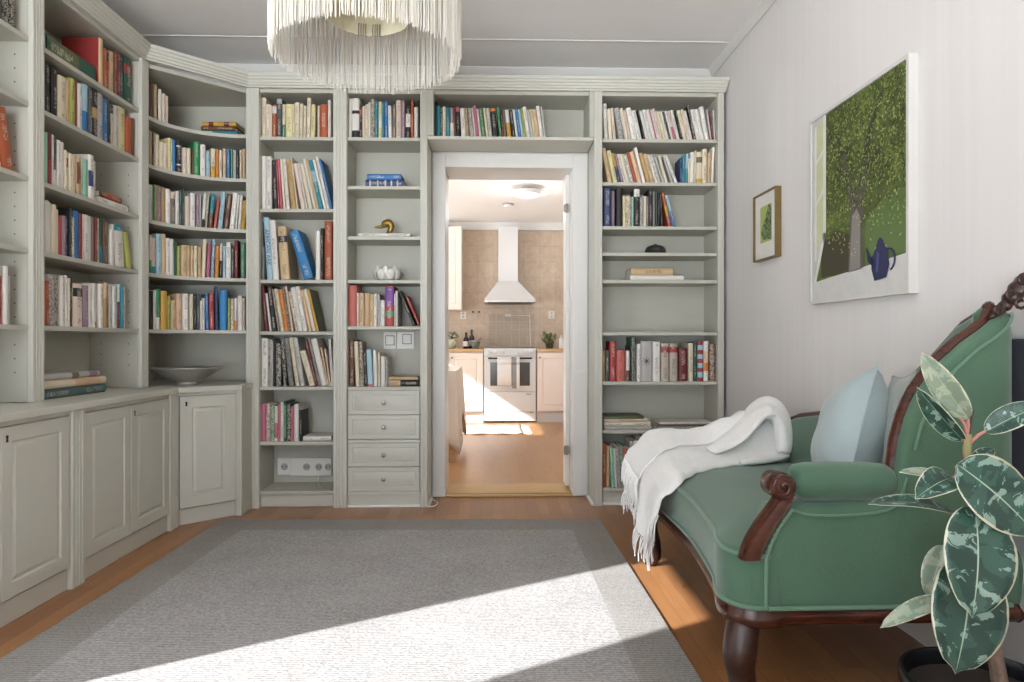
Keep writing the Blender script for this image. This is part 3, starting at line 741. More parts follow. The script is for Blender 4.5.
shelf_books('35,58,20,0,g;60,85,35,0,D,bR:.0-.5;88,104,40,0,W;104,124,60,0,H,bW:.0-.35;126,150,85,0,W;150,184,100,0,W;186,205,165,0,C;205,228,180,0,C,bR:.62-.86;228,250,190,0,C;250,265,200,0,I;265,284,205,0,C;285,315,215,0,B,bE:.3-.85;315,334,230,0,C;335,374,235,0,g;375,415,205,0,W,bV:.3-.65;418,440,250,0,W',
    (42, 130, 8.02), 'left', LS[2], LS[1] - ST, ly[0], ly[1], w % 'third', GL)
shelf_books('32,60,50,0,W;60,90,65,0,W;92,130,85,0,C;130,155,125,0,C;157,180,180,0,R;180,208,180,0,v;210,232,185,0,V;236,252,115,0,K;254,275,190,0,C,p;276,322,140,0,U;322,345,160,0,D;346,364,165,0,I;365,402,170,0,W;402,431,180,0,L;432,450,190,0,A;452,468,195,0,D;469,500,200,0,C;500,530,205,0,F,bQ:.0-.4;530,554,220,0,E;555,576,230,0,A;580,612,295,0,W;622,700,250,-18,W,bQ:.86-1;715,758,310,-36,J',
    (42, 195, 8.52), 'left', LS[3], LS[2] - ST, ly[0], ly[1], w % 'fourth', GL)
shelf_books('30,72,155,0,Z,h;78,130,95,0,L,p,h;132,178,100,0,A,p,h;182,224,115,0,W;225,250,105,0,W;251,273,130,0,C;276,315,115,0,K,h;318,408,185,0,I,h,bK:.7-.9;410,450,200,0,v;452,490,205,0,W;490,519,180,0,W;520,545,255,0,W,bK:.0-.15;555,596,185,0,W;598,635,175,0,T,bo:.65-1;640,661,200,0,K;662,694,190,0,L;695,720,205,0,W;720,747,200,0,S;748,771,190,0,W,bD:.0-.6;772,799,200,0,Q;800,830,210,0,W',
    (42, 265, 9.74), 'left', LS[4], LS[3] - ST, ly[0], ly[1], w % 'fifth', GL, parts=True)
fw = 'the %s shelf of the nearest left bookcase'; fy = (1.952, 2.755)
shelf_books('-160,-120,-60,0,A,h;-118,-70,-60,0,F,h;-60,-8,-60,0,J,p,h;-5,40,-60,0,K,h;42,100,-60,0,K,p,h;105,190,-60,0,K,p,h', (0, 0, 11.37), 'left', LS[0], 2.44, *fy, fw % 'top', 'books in the nearest left bookcase', deps=(.2, .22))
shelf_books('-80,-30,100,-18,E;-25,20,380,-30,o;30,122,98,-70,Z,h', (0, 95, 8.02), 'left', LS[2], LS[1] - ST, *fy, fw % 'third', 'books in the nearest left bookcase')
shelf_books('-90,-45,110,0,W;-42,-5,100,0,Q;-2,36,180,0,r;38,78,95,0,W;80,100,180,0,L', (0, 255, 8.525), 'left', LS[4], LS[3] - ST, *fy, fw % 'fifth', 'books in the nearest left bookcase', parts=True)
c_ = 'the %s curved corner shelf'; cu = (0.004, (math.pi / 2) * ((ARX + ARY) / 2 + .022) - .004); cc = lambda y: (146, y, 9.846)
shelf_books('40,65,70,0,E;65,90,90,0,A;92,115,95,0,B;118,130,130,0,K;130,168,140,0,W;170,200,185,0,I;200,235,205,0,I', cc(75), 'corner', LS[0], 2.43, *cu, c_ % 'top', GC)
shelf_books('38,62,60,0,B;62,80,70,0,K;82,110,75,0,I;112,146,95,0,C;148,184,170,0,C;185,219,180,0,I;220,249,130,0,Y;250,267,140,0,C;268,305,145,0,U;310,362,150,0,K,h,bW:.24-.28,bW:.8-.84;365,404,225,0,I;405,445,230,0,C;455,471,235,0,E;472,535,168,0,N,h;538,591,190,0,W;592,634,258,0,S;638,687,230,0,C,bM:.0-.4;688,717,235,0,O;718,750,250,0,C;755,789,235,0,o;790,829,240,0,U;830,854,235,0,d;855,887,245,0,L;888,915,245,0,K;918,941,250,0,C;942,974,235,0,B', cc(125), 'corner', LS[1], LS[0] - ST, *cu, c_ % 'second', GC)
shelf_books('38,79,70,0,W;80,94,85,0,N;95,122,70,0,T;125,164,80,0,v;165,200,95,0,T;202,248,110,0,W;252,299,140,0,I,bA:.0-.8;300,333,130,0,W;335,362,115,0,H;363,386,110,0,F;388,439,180,0,I;440,495,150,0,W;496,529,160,0,v;530,546,160,0,L;548,580,150,22,W,bK:.0-.25;582,608,135,22,C,p;612,658,150,32,Q,bE:.0-.45;664,698,200,34,r;705,754,135,38,S;762,812,150,36,E;818,868,140,36,W;870,894,165,28,W;895,925,160,26,W;932,974,220,20,M', cc(178), 'corner', LS[2], LS[1] - ST, *cu, c_ % 'third', GC)
shelf_books('42,62,105,0,C,bN:.0-.35;64,99,130,0,I,bQ:.0-.2;108,158,90,-3,S;163,204,90,-3,B;206,240,130,-6,W;241,284,140,-4,W;286,315,170,0,F;318,351,210,0,J;352,411,200,0,B;412,440,200,0,B;441,473,205,0,B;475,514,205,0,C;515,546,225,0,B;550,590,140,14,C;594,630,180,16,P;636,668,140,18,S,p;674,716,205,10,O,bM:.0-.12;720,748,180,4,W,bK:.0-.5;750,781,205,0,S;785,835,170,0,W;838,864,225,0,H;868,906,150,0,D,h;922,970,170,0,d,h', cc(225), 'corner', LS[3], LS[2] - ST, *cu, c_ % 'fourth', GC)
shelf_books('38,76,130,0,K;78,105,120,0,W;106,140,110,0,N,bW:.0-.3;155,215,130,0,M,h;218,249,175,0,J,p;252,300,220,0,B;303,359,155,0,o;362,420,155,0,W;430,468,160,0,C;472,499,160,0,K;500,530,155,0,H;532,554,225,0,W;555,582,200,0,W;585,620,155,-8,U;625,676,150,-6,R;680,714,80,-6,V;720,800,120,0,k,h;802,829,200,0,J,p;830,866,205,0,C,p;868,894,200,0,W,bO:.0-.3;895,945,175,0,W;948,974,200,0,I', cc(278), 'corner', LS[4], LS[3] - ST, *cu, c_ % 'fifth', GC, parts=True)
n1 = 'the %s shelf beside the corner unit'
shelf_books('50,105,60,0,C,h;108,165,180,0,I;166,192,200,0,C;195,250,190,0,Z,h,bW:.74-.95;255,325,115,0,H,h,bL:.88-1;330,370,180,0,C,bd:.0-.4;375,464,180,0,Y,h;465,488,175,0,C;490,550,160,4,C;553,597,175,6,C;600,636,200,8,C;642,692,85,10,C,h;697,752,185,12,Y;785,815,200,0,I;820,915,190,0,Z,h;920,960,130,0,W', (256, 90, 12.8), 'back', U1S[0], 2.43, *U1, n1 % 'top', G1)
shelf_books('45,95,65,0,W,h;96,160,70,0,W,h;165,215,105,-18,K;218,240,100,-26,R;241,264,100,-32,P;266,294,98,-38,C;295,335,95,-45,W;350,410,110,-60,T,h;411,430,75,-68,C;495,545,145,-90,I;547,570,140,-95,W;572,620,145,-100,C;622,655,95,-120,W;656,689,100,-122,B;690,738,110,-124,S,bQ:.0-.55,bQ:.78-1;740,772,110,-126,W;775,812,70,-130,W;815,842,95,-132,U', (256, 150, 11), 'back', U1S[1], U1S[0] - ST, *U1, n1 % 'second', G1)
shelf_books('36,52,90,0,H;54,68,330,0,G;100,157,50,-36,S,h,n;159,217,75,-36,W,h;236,320,135,-34,B,h,bK:.7-.82;455,550,165,-150,k,h;565,609,180,0,W;612,640,155,0,K;645,718,85,0,Z,h', (256, 212, 9.475), 'back', U1S[2], U1S[1] - ST, *U1, n1 % 'third', G1)
shelf_books('88,118,75,-46,D;122,150,180,-52,W;160,220,75,-66,K,h;236,262,130,-74,A,p;265,308,125,-78,C;320,374,135,-80,O,bM:.4-.48;378,404,130,-78,E,p;406,434,75,-82,I;440,478,155,-88,C,p;482,538,110,-95,W;540,592,95,-98,W;598,634,140,-104,o;640,688,130,-110,C;690,716,130,-112,w,h,sM', (256, 278, 11.76), 'back', U1S[3], U1S[2] - ST, *U1, n1 % 'fourth', G1, parts=True)
shelf_books('45,118,90,0,W;120,148,105,0,A,p;150,180,110,0,L;182,214,140,0,K;216,272,150,-4,H,p;276,318,80,-34,K,p;326,382,85,-56,G,p;388,432,75,-76,C;440,492,75,-82,L;530,602,220,-112,C;605,638,100,-118,D;642,680,90,-120,G,p;685,755,80,-122,W,h;760,782,190,-80,B;784,804,210,-60,I;806,838,100,-34,W', (256, 330, 11), 'back', U1S[4], U1S[3] - ST, *U1, n1 % 'fifth', G1, parts=True)
shelf_books('48,96,185,0,P;98,148,185,0,I,p;150,200,195,0,d,p;203,237,210,0,W,bP:.1-.52;239,271,190,0,P;272,308,160,0,W;310,343,155,0,F,bd:.1-.9;345,390,185,0,K,p;392,426,215,0,P;430,486,185,0,W;490,526,250,0,K', (256, 388, 11.36), 'back', U1S[5], U1S[4] - ST, *U1, n1 % 'sixth', G1, parts=True, deps=(.17, .21))
n2 = 'the %s shelf above the drawers'
shelf_books('52,92,80,0,W;95,190,80,0,W,h,bK:.03-.2,bK:.62-.7;195,235,230,0,K,bR:.75-.98;238,279,210,0,I;280,321,190,0,C;322,348,155,0,W;350,405,115,0,A,p;408,450,145,0,Q;455,498,150,0,Y,bW:.28-.64;500,526,160,0,Q;529,578,145,-4,U;582,628,200,-8,W;632,678,190,0,A;680,745,135,0,I;748,794,140,0,v;798,864,200,0,K,bW:.36-.76;868,905,130,0,Z;908,960,215,0,W;965,984,130,0,K', (343, 90, 12.8), 'back', U2S[0], 2.43, *U2, n2 % 'top', G2)
shelf_books('50,155,75,0,r,h;165,190,190,0,W;192,258,190,0,B,h;260,330,190,0,B,h;332,380,205,0,B;385,428,200,0,W;430,468,205,-6,L;472,526,280,0,W;530,640,105,0,R,bX:.5-.98,bd:.24-.38;644,660,200,0,W;662,693,165,0,W;885,925,160,-190,K;948,984,225,-165,R', (343, 278, 12.625), 'back', U2S[4], U2S[3] - ST, *U2, n2 % 'fifth', G2)
shelf_books('45,100,150,0,E;125,163,165,-20,C;166,212,175,-18,A,p;215,250,270,-18,K;252,304,250,-16,S,bP:.0-.07;310,348,255,-10,W;352,380,280,-4,C;385,428,320,0,W;430,460,330,0,L,p', (343, 325, 10.175), 'back', U2S[5], U2S[4] - ST, *U2, n2 % 'sixth', G2, parts=True)
nb_ = 'the shelf over the doorway'
shelf_books([('75,100,80,0,K;105,155,140,0,Q,h;160,184,165,0,K,p;186,228,150,0,C;230,281,160,0,Q;282,330,160,-4,v,bW:.0-.5;335,360,165,-6,E;366,412,155,-12,K,bP:.85-1;428,488,165,-22,W;492,530,170,-24,B,p;537,588,170,-36,L,p;595,614,165,-42,W;617,658,135,-44,P;662,686,180,-44,W;690,740,165,-44,d,h;746,776,165,-42,Y;780,828,170,-42,L;832,902,165,-40,K,bO:.9-1;916,948,150,-42,N;952,975,180,-30,K,bR:.05-.3', (428, 95, 12.8)), ('156,184,185,-26,A;202,260,185,-40,W,bM:.0-.55;264,308,190,-48,K;312,345,190,-48,W;350,388,180,-52,U;391,424,180,-54,S;427,460,175,-54,J;465,513,150,-60,W;516,554,190,-60,L;556,589,180,-60,Y;592,642,180,-60,o;646,689,140,-58,W;692,720,150,-50,L', (490, 95, 12.8))], None, 'back', 2.1895, 2.43, *BRU, nb_, G3, soft='pocket_book')
n5 = 'the %s shelf right of the doorway'; ra = (598, 98, 15.5)
shelf_books([('105,163,80,-25,W;165,223,165,-30,C;236,284,145,-46,I;330,412,150,-84,L,p;420,438,190,-90,W;440,480,150,-94,C;483,530,185,-96,I;533,610,145,-100,W;612,690,180,-104,W;714,742,180,-108,K;746,798,200,-108,W;801,850,175,-110,W;852,904,180,-112,W;906,924,180,-112,P;926,953,185,-114,W;956,998,165,-114,I', ra), ('118,142,210,-114,C;146,190,215,-114,C;196,234,210,-114,W;237,269,210,-114,K;272,300,205,-114,W;302,350,205,-114,I,bP:.0-.45;358,413,180,-114,W;420,454,190,-114,K;458,518,190,-114,C;521,570,175,-112,I;573,618,190,-112,W;625,662,110,-112,K,p;668,738,170,-110,W;741,800,165,-105,W;803,870,130,-94,W,h;876,894,180,-76,G;896,914,180,-70,W;917,943,200,-60,D;946,970,190,-18,W', (655, 98, 15.5))], None, 'back', U5S[0], 2.43, *U5, n5 % 'top', G5, soft='pocket_book')
shelf_books([('115,178,80,-100,B;205,272,120,-108,Y;285,325,160,-108,V,bM:.55-1;328,370,180,-108,v;375,409,170,-112,W;412,470,170,-112,C;473,530,180,-112,W,p;540,588,140,-128,Z;592,652,140,-128,o;668,718,75,-134,W;722,780,160,-126,T;783,850,165,-128,B;862,904,185,-130,W;910,954,190,-134,W,p;958,995,215,-136,L', (598, 142, 14.83)), ('160,212,200,-120,C;255,288,200,-138,L;292,343,190,-160,W;380,413,240,4,V;416,450,190,14,Q;454,490,175,20,S,bQ:.0-.5;494,524,250,6,C;527,590,150,14,W;596,624,130,12,C;628,718,150,4,C,h,bM:.0-.15,bA:.66-.84;722,798,100,6,C,h;802,850,160,10,B;858,902,75,20,W', (655, 142, 14.83))], None, 'back', U5S[1], U5S[0] - ST, *U5, n5 % 'second', G5, soft='pocket_book')
shelf_books('72,165,35,0,V,h;172,212,90,0,v;228,306,55,0,K,h;312,352,150,0,Y;355,416,150,0,I,p;419,448,160,0,g;450,524,65,0,K,h,bW:.8-1;526,570,160,0,L,p;572,609,155,0,C;611,633,160,0,v;636,685,65,0,K,h;688,710,95,0,G;718,746,100,0,H;752,772,105,0,K;776,796,108,-16,K;866,904,100,-96,Z,bM:.3-.6,bP:.1-.3;925,958,140,-112,S,bU:.0-.5', (598, 184, 12.49), 'back', U5S[2], U5S[1] - ST, *U5, n5 % 'third', G5)
shelf_books([('56,92,215,0,T;95,150,215,0,H;155,238,95,0,R,h;243,355,215,0,r,h;370,415,220,0,W,bE:.0-.36;420,438,150,0,K;441,466,20,0,F,p;469,496,20,0,K,p;510,560,130,0,W;565,715,95,0,L,h;720,820,100,0,W,h', (598, 334, 13.1)), ('82,186,125,0,s,h,bR:.76-.91;197,305,125,0,s,h,bR:.76-.91;315,425,190,0,D,h;440,500,120,0,C;506,560,110,0,F,h;566,640,95,0,S,h,bR:.0-.09,bR:.23-.33,bR:.45-.56,bR:.67-.78,bR:.9-1;646,708,95,0,W,bo:.45-.75,bO:.25-.45;716,790,130,0,E,p', (655, 334, 13.1))], None, 'back', U5S[6], U5S[5] - ST, *U5, n5 % 'seventh', G5, parts=True)
shelf_books('52,84,275,0,Z;86,112,295,0,B;115,144,305,-12,g;146,165,310,-14,W;168,198,300,-20,L,p;202,228,290,-28,d,p;232,262,300,-36,r;268,300,310,-40,Q;304,336,250,-52,L;340,374,250,-60,W;378,410,230,-70,A,p;414,446,200,-80,W;450,486,210,-84,C;490,520,200,-86,M;524,560,200,-86,W;566,600,205,-86,D', (596, 410, 8.03), 'back', U5S[8], U5S[7] - ST, *U5, n5 % 'lowest', G5, parts=True, deps=(.17, .21), soft='picture_book')
LABELS = finish_labels()
# title, emblem and label pieces that can be made out
def on_spine(o, bm, name, label=None):
    c = bm.build(name, smooth=False); c.parent = o
    if label: c['label'] = label
    return c
for p in PEND:
    o, ck, bands, h, t, a, where, g, kw = p
    if where == n1 % 'third' and ck == 'S':                          # readable spine lettering
        cu_ = bpy.data.curves.new('title_lettering', 'FONT'); cu_.body = 'AFRICAN ARK'; cu_.size = .034; cu_.align_x = 'CENTER'; cu_.align_y = 'CENTER'; cu_.extrude = .0002
        to0 = bpy.data.objects.new('title_tmp', cu_); C.objects.link(to0); bpy.context.view_layer.update()
        me_ = bpy.data.meshes.new_from_object(to0); bpy.data.objects.remove(to0); to = bpy.data.objects.new('title_lettering', me_); C.objects.link(to); me_.materials.clear(); me_.materials.append(bookmat('V')); to['label'] = 'navy title lettering'
        to.parent = o; to.location = (0, -.0006, h * .52)
        to.rotation_euler = Matrix(((0, -1, 0), (0, 0, -1), (1, 0, 0))).to_euler(); to.rotation_euler = (Matrix.Rotation(rad(90), 3, 'Y') @ Matrix.Rotation(rad(90), 3, 'X')).to_euler()
    if where == n5 % 'seventh' and ck == 'L':
        b = MB()
        for k in range(4):
            q = k * math.pi / 4; dx, dz = math.cos(q) * .032, math.sin(q) * .032; nx, nz = -math.sin(q) * .003, math.cos(q) * .003
            for s in (-1, 1):
                b.v += [(nx, -.0006, h * .5 + nz), (-nx, -.0006, h * .5 - nz), (s * dx - nx * .3, -.0006, h * .5 + s * dz - nz * .3), (s * dx + nx * .3, -.0006, h * .5 + s * dz + nz * .3)]
                k0 = len(b.v) - 4; b.face([k0, k0 + 1, k0 + 2, k0 + 3], bookmat('H'))
        on_spine(o, b, 'emblem', 'dark star-shaped emblem')
# ------------------------------------------------------------------ things lying on the shelves
def span(xa, xb, Y): a = on_y(xa, 341, Y); c = on_y(xb, 341, Y); return (a.x + c.x) / 2, c.x - a.x
# corner top shelf: three lying books
gx = 'books lying on the top curved corner shelf'
cx, lx = span(198.5, 236.5, 4.04)
flat_book('hardback_book', cx, 4.115, LS[0], lx, .15, .026, 'Q', 'teal book lying at the bottom of the stack on the top curved corner shelf', gx, hard=True, bands=[('g', .02, .36)])
cx, lx = span(200.5, 234.5, 4.04)
flat_book('hardback_book', cx, 4.118, LS[0] + .0275, lx, .15, .026, 'E', 'brown leather book in the middle of the stack on the top curved corner shelf', gx, hard=True)
cx, lx = span(202, 235.5, 4.04)
flat_book('hardback_book', cx, 4.118, LS[0] + .055, lx, .15, .025, 'M', 'gold and red banded book topmost on the top curved corner shelf stack', gx, hard=True, bands=[('D', .18, .33), ('D', .64, .8)])
# two blue books
gx = 'blue books lying above the drawers'
cx, lx = span(366.3, 404.2, 4.07)
flat_book('hardback_book', cx, 4.122, U2S[1], lx, .16, .040, 'V', 'navy book with pale dots, lower of two blue books above the drawers', gx, hard=True, bands=[('L', .1, .14), ('L', .3, .34), ('L', .5, .54), ('L', .66, .70), ('L', .82, .86)])
cx, lx = span(367.6, 401.5, 4.07)
flat_book('hardback_book', cx, 4.122, U2S[1] + .0415, lx, .155, .034, 'U', 'bright blue book lying on top of the navy dotted book', gx, hard=True)
# white album under the duck head
cx, lx = span(359, 411, 4.07)
flat_book('album', cx, 4.143, U2S[2], lx, .20, .022, 'W', 'flat white album lying under the brass duck head', None, hard=True)
# lying on the second-last of the drawer unit
gx = 'books lying on the lowest open shelf above the drawers'
cx, lx = span(387.5, 418.2, 4.07)
flat_book('hardback_book', cx, 4.14, U2S[5], lx, .15, .036, 'K', 'dark book with brown end lying beside the switches, under a tan one', gx, hard=True, bands=[('B', .03, .42)])
flat_book('paperback_book', cx - .002, 4.14, U2S[5] + .0375, lx, .15, .017, 'B', 'thin tan book lying on top of the dark one above the drawers', gx)
# white box on the sixth shelf beside the corner
cx, lx = span(303, 332, 4.08)
flat_book('album', cx, 4.16, U1S[5], lx - .006, .18, .026, 'W', 'flat white book lying beside the pink and green books', None)
# right unit
gx = 'books lying flat right of the doorway'
cx, lx = span(629, 682, 4.08); flat_book('album', cx, 4.145, U5S[4], lx, .2, .028, 'W', 'flat white album lying under a brown book right of the doorway', gx)
cx, lx = span(630.5, 672.5, 4.08); flat_book('hardback_book', cx, 4.15, U5S[4] + .0295, lx, .17, .045, 'B', 'thick brown hardback lying on the white album', gx, hard=True)
gx = 'large books lying flat on the shelf above the lowest one'
xx = span(603.5, 650, 4.09)
for i, (dz, t_, ck, dl, lab) in enumerate(((0, .020, 'L', .0, 'lowest grey book of the left flat pile right of the doorway'), (.0215, .022, 'C', -.004, 'cream book second from the bottom of the left flat pile'), (.045, .018, 'I', -.02, 'pale pink book third from the bottom of the left flat pile'), (.0645, .016, 'w', -.045, 'olive green book topmost of the left flat pile'))):
    flat_book('hardback_book', xx[0] + dl / 2, 4.155, U5S[7] + dz, xx[1] + dl, .2, t_, ck, lab, gx, hard=(i == 3))
xx = span(655, 712, 4.09)
for i, (dz, t_, ck, dl, lab) in enumerate(((0, .016, 'L', 0, 'light grey magazine lowest of the right flat pile'), (.0172, .013, 'A', -.008, 'grey-brown magazine in the middle of the right flat pile'), (.0312, .012, 'W', -.02, 'white magazine topmost of the right flat pile'))):
    flat_book('magazine', xx[0] + .004, 4.15, U5S[7] + dz, xx[1] + dl, .2, t_, ck, lab, 'magazines lying flat beside the book pile', rot=.03 * (i - 1))
# wide left bookcase, lying
def lspan(xa, xb, X): a = on_x(xa, 341, X); c = on_x(xb, 341, X); return (a.y + c.y) / 2, abs(c.y - a.y)
def flat_left(kind, cy, z, ly_, dx, t, ck, label, group=None, X=-1.87, **kw):
    return flat_book(kind, X - dx / 2, cy, z, ly_, dx, t, ck, label, group, rot=rad(90), **kw)
cy_, l_ = lspan(97, 127.5, -1.87); flat_left('album', cy_ + .015, LS[2], l_ - .02, .18, .034, 'W', 'white book lying at the far end of the third shelf of the wide left bookcase')
flat_left('hardback_book', cy_ - .01, LS[2] + .0355, l_ - .08, .17, .03, 'E', 'brown and orange book lying on the white one on the third left shelf', hard=True, bands=[('Z', .2, .9)])
cy_, l_ = lspan(47, 97, -1.87); flat_left('folio', cy_ - .003, LS[0], l_ - .012, .17, .082, 'F', 'thick dark green folio lying along the top shelf in front of the red book', hard=True, ptn='n', bands=[('w', .05, .62)])
gx = 'books stacked on the worktop'
for dz, t_, ck, xa, xb, lab, bd in ((0, .040, 'x', 46, 110.5, 'dark teal hardback at the bottom of the stack on the worktop', []), (.0415, .036, 'C', 45, 110, 'cream hardback with orange title in the middle of the worktop stack', [('o', .5, .9)]), (.079, .026, 'L', 41, 101, 'mottled grey book topmost of the stack on the worktop', [('A', .5, .62), ('v', .8, .95)])):
    cy_, l_ = lspan(xa, xb, -1.84); flat_left('hardback_book', max(cy_, 2.85 + l_ / 2), CT + dz, l_, .20, t_, ck, lab, gx, X=-1.86, hard=True, bands=bd)
# brass duck head
b = MB(); p = on_y(388, 231, 4.12); z0 = U2S[2] + .0245
prof = bez([(p.x + .008, 4.12, z0), (p.x + .012, 4.12, z0 + .022), (p.x + .020, 4.12, z0 + .045), (p.x + .010, 4.12, z0 + .068), (p.x - .014, 4.12, z0 + .066), (p.x - .034, 4.12, z0 + .050), (p.x - .058, 4.12, z0 + .045), (p.x - .080, 4.12, z0 + .044)], 28)
rr_ = [lerp_tab([(0, .021), (.12, .016), (.3, .019), (.5, .025), (.62, .022), (.72, .011), (.85, .009), (1, .005)], i / 28) for i in range(29)]
T = thing('duck_head_ornament', 'brass duck head ornament standing on the white album above the drawers', 'ornament', (p.x, 4.12, z0))
DUCK = plain('polished_brass', '#8f7336', .35, .15, .6, 40)
b.tube(prof, rr_, DUCK, 14); b.build('head', T)
b = MB(); b.lathe([(.024, z0 + .0003), (.024, z0 + .004), (.018, z0 + .009), (.001, z0 + .009)], p.x + .008, 4.12, plain('red_brown_wood', '#7c3b2a', .4), 20); b.build('stand', T)
for s in (-1, 1): MB().ball((p.x - .012, 4.12 + s * .021, z0 + .062), .004, .003, .004, BLACKM, 8, 6).build('eye', T)
# white lotus bowl
a = on_y(374, 278.5, 4.12); c = on_y(399.5, 263, 4.12); cx = (a.x + c.x) / 2; rr0 = (c.x - a.x) / 2; z0 = U2S[3]
CER = plain('white_glazed_ceramic', '#dedcd6', .2, .02)
T = thing('lotus_bowl', 'small white petalled glass bowl on the shelf under the duck head', 'bowl', (cx, 4.14, z0))
b = MB(); rows = []
for k, (r, z) in enumerate(((.30, .0006), (.60, .003), (.9, .025), (1.0, .05), (.98, .075), (.88, .08), (.86, .06), (.6, .02), (.05, .012))):
    rows.append([(cx + rr0 * r * (1 + .05 * math.cos(8 * q)) * math.cos(q), 4.14 + rr0 * r * (1 + .05 * math.cos(8 * q)) * math.sin(q), z0 + z + (.012 * math.cos(8 * q) if 2 < k < 7 else 0)) for q in [2 * math.pi * i / 64 for i in range(64)]])
b.grid(rows, CER, True, True); b.build('body', T)
for k in range(8):
    q = k * math.pi / 4 + math.pi / 8; b = MB(); ex, ey = math.cos(q), math.sin(q); rws = []
    for i in range(7):
        f = i / 6; w_ = .027 * math.sin(math.pi * (.18 + .66 * f)); r = rr0 * (.66 + .38 * math.sin(.35 + f * 2.0)); z = z0 + .004 + .072 * f
        rws.append([(cx + ex * (r + .004 * (1 - abs(s))) - ey * s * w_, 4.14 + ey * (r + .004 * (1 - abs(s))) + ex * s * w_, z) for s in (-1, -.5, 0, .5, 1)])
    b.grid(rws, CER); b.build('petal', T, solid=.003)
# dark glass dish
a = on_y(645, 252, 4.12); c = on_y(666.5, 241.5, 4.12); cx = (a.x + c.x) / 2; r0 = (c.x - a.x) / 2; z0 = U5S[3]
GL = NT('smoky_glass'); GL.base(hexc('#4a4642')); GL.set(Roughness=.08, Alpha=1); GL.b.inputs['Transmission Weight'].default_value = .55; GLASS = GL.m
T = thing('covered_dish', 'small dark glass covered dish alone on a shelf right of the doorway', 'dish', (cx, 4.13, z0))
b = MB(); b.lathe([(r0 * .6, z0 + .0005), (r0 * .95, z0 + .006), (r0, z0 + .02), (r0 * .97, z0 + .024), (.001, z0 + .024)], cx, 4.13, GLASS, 28); b.build('base', T)
b = MB(); b.lathe([(r0 * .96, z0 + .0245), (r0 * .95, z0 + .032), (r0 * .8, z0 + .047), (r0 * .5, z0 + .056), (.012, z0 + .058), (.010, z0 + .064), (.001, z0 + .066)], cx, 4.13, GLASS, 28); b.build('lid', T)
# wide shallow bowl on the corner worktop
p = on_z(187, 386.5, CT); cx, cy_ = -1.79, 3.86
a = on_y(153, 341, cy_); c = on_y(221.5, 341, cy_); cx = (a.x + c.x) / 2; r0 = (c.x - a.x) / 2
PEW = plain('pewter', '#a8a59d', .4, .08, .35, 20)
T = thing('bowl', 'wide shallow pewter bowl on the corner worktop', 'bowl', (cx, cy_, CT))
b = MB(); h_ = .098
b.lathe([(r0 * .30, CT + .0006), (r0 * .31, CT + .004), (r0 * .29, CT + .016), (r0 * .36, CT + .024), (r0 * .62, CT + .05), (r0 * .84, CT + .076), (r0, CT + h_ - .003), (r0, CT + h_), (r0 * .97, CT + h_), (r0 * .82, CT + .081), (r0 * .58, CT + .054), (r0 * .3, CT + .03), (.001, CT + .026)], cx, cy_, PEW, 56); b.build('body', T)
# ------------------------------------------------------------------ green settee along the right wall
YN, YFAR = 1.675, 3.03
sofa = thing('sofa', 'green upholstered antique settee with carved dark wood frame along the right wall', 'sofa', (.98, 2.35, 0))
out = [(1.28, YN + .012), (.80, YN + .010), (.70, YN - .008), (.645, YN - .006), (.612, YN + .018), (.594, YN + .055), (.592, YN + .10), (.602, YN + .15), (.620, YN + .215), (.636, YN + .32), (.650, YN + .44), (.662, YN + .58), (.666, YN + .72), (.664, YN + .88), (.660, 2.75), (.662, 2.90), (.675, 2.98), (.72, 3.02), (1.24, 3.03), (1.31, 2.99), (1.33, 2.92), (1.338, 1.80), (1.325, 1.70)]
def dense(poly, n=8):
    P = [Vector((x, y, 0)) for x, y in poly]; o = []
    m = len(P)
    for i in range(m):
        a, b_, c, d = P[i - 1], P[i], P[(i + 1) % m], P[(i + 2) % m]
        for k in range(n):
            u = k / n
            o.append(.5 * ((2 * b_) + (c - a) * u + (2 * a - 5 * b_ + 4 * c - d) * u * u + (3 * b_ - a - 3 * c + d) * u ** 3))
    return o
OUT = dense(out, 5); CEN = Vector((1.0, 2.36, 0))
def inset(p, d):
    v = p - CEN; L = v.length; return CEN + v * ((L - d) / L if d < .05 else 1 - d * 2)
def rings(levels, mat, b=None, cap=True):
    b = b or MB(); b.grid([[inset(p, d) + Vector((0, 0, z)) for p in OUT][::-1] for d, z in levels], mat, True, cap); return b
rings([(.004, .312), (0, .33), (-.004, .40), (0, .436), (.010, .449), (.035, .456), (.16, .466), (.3, .472), (.42, .474)], GREENF).build('seat', sofa, ang=60)
b = MB(); n = len(OUT)
fr = [p for p in OUT if p.x < .75 or (p.y < 1.70 and p.x < .74)]
i0 = [i for i, p in enumerate(OUT) if p.x < .69]; seq = OUT[min(i0):max(i0) + 1]
b.tube([inset(p, .004) + Vector((0, 0, .446)) for p in seq], .0065, GREENT, 8); b.build('piping', sofa)
b = MB(); b.tube([inset(p, -.003) + Vector((0, 0, .319)) for p in OUT[min(i0):max(i0) + 1]], .006, GREENT, 8); b.tube([(.68, YN - .016, .319), (1.0, YN - .012, .319), (1.30, YN - .008, .319)], .006, GREENT, 8); b.build('lower_piping', sofa)
rings([(.03, .262), (.004, .266), (-.008, .280), (-.006, .296), (.002, .306), (.004, .3115)], MAHOG).build('seat_rail', sofa, ang=50)
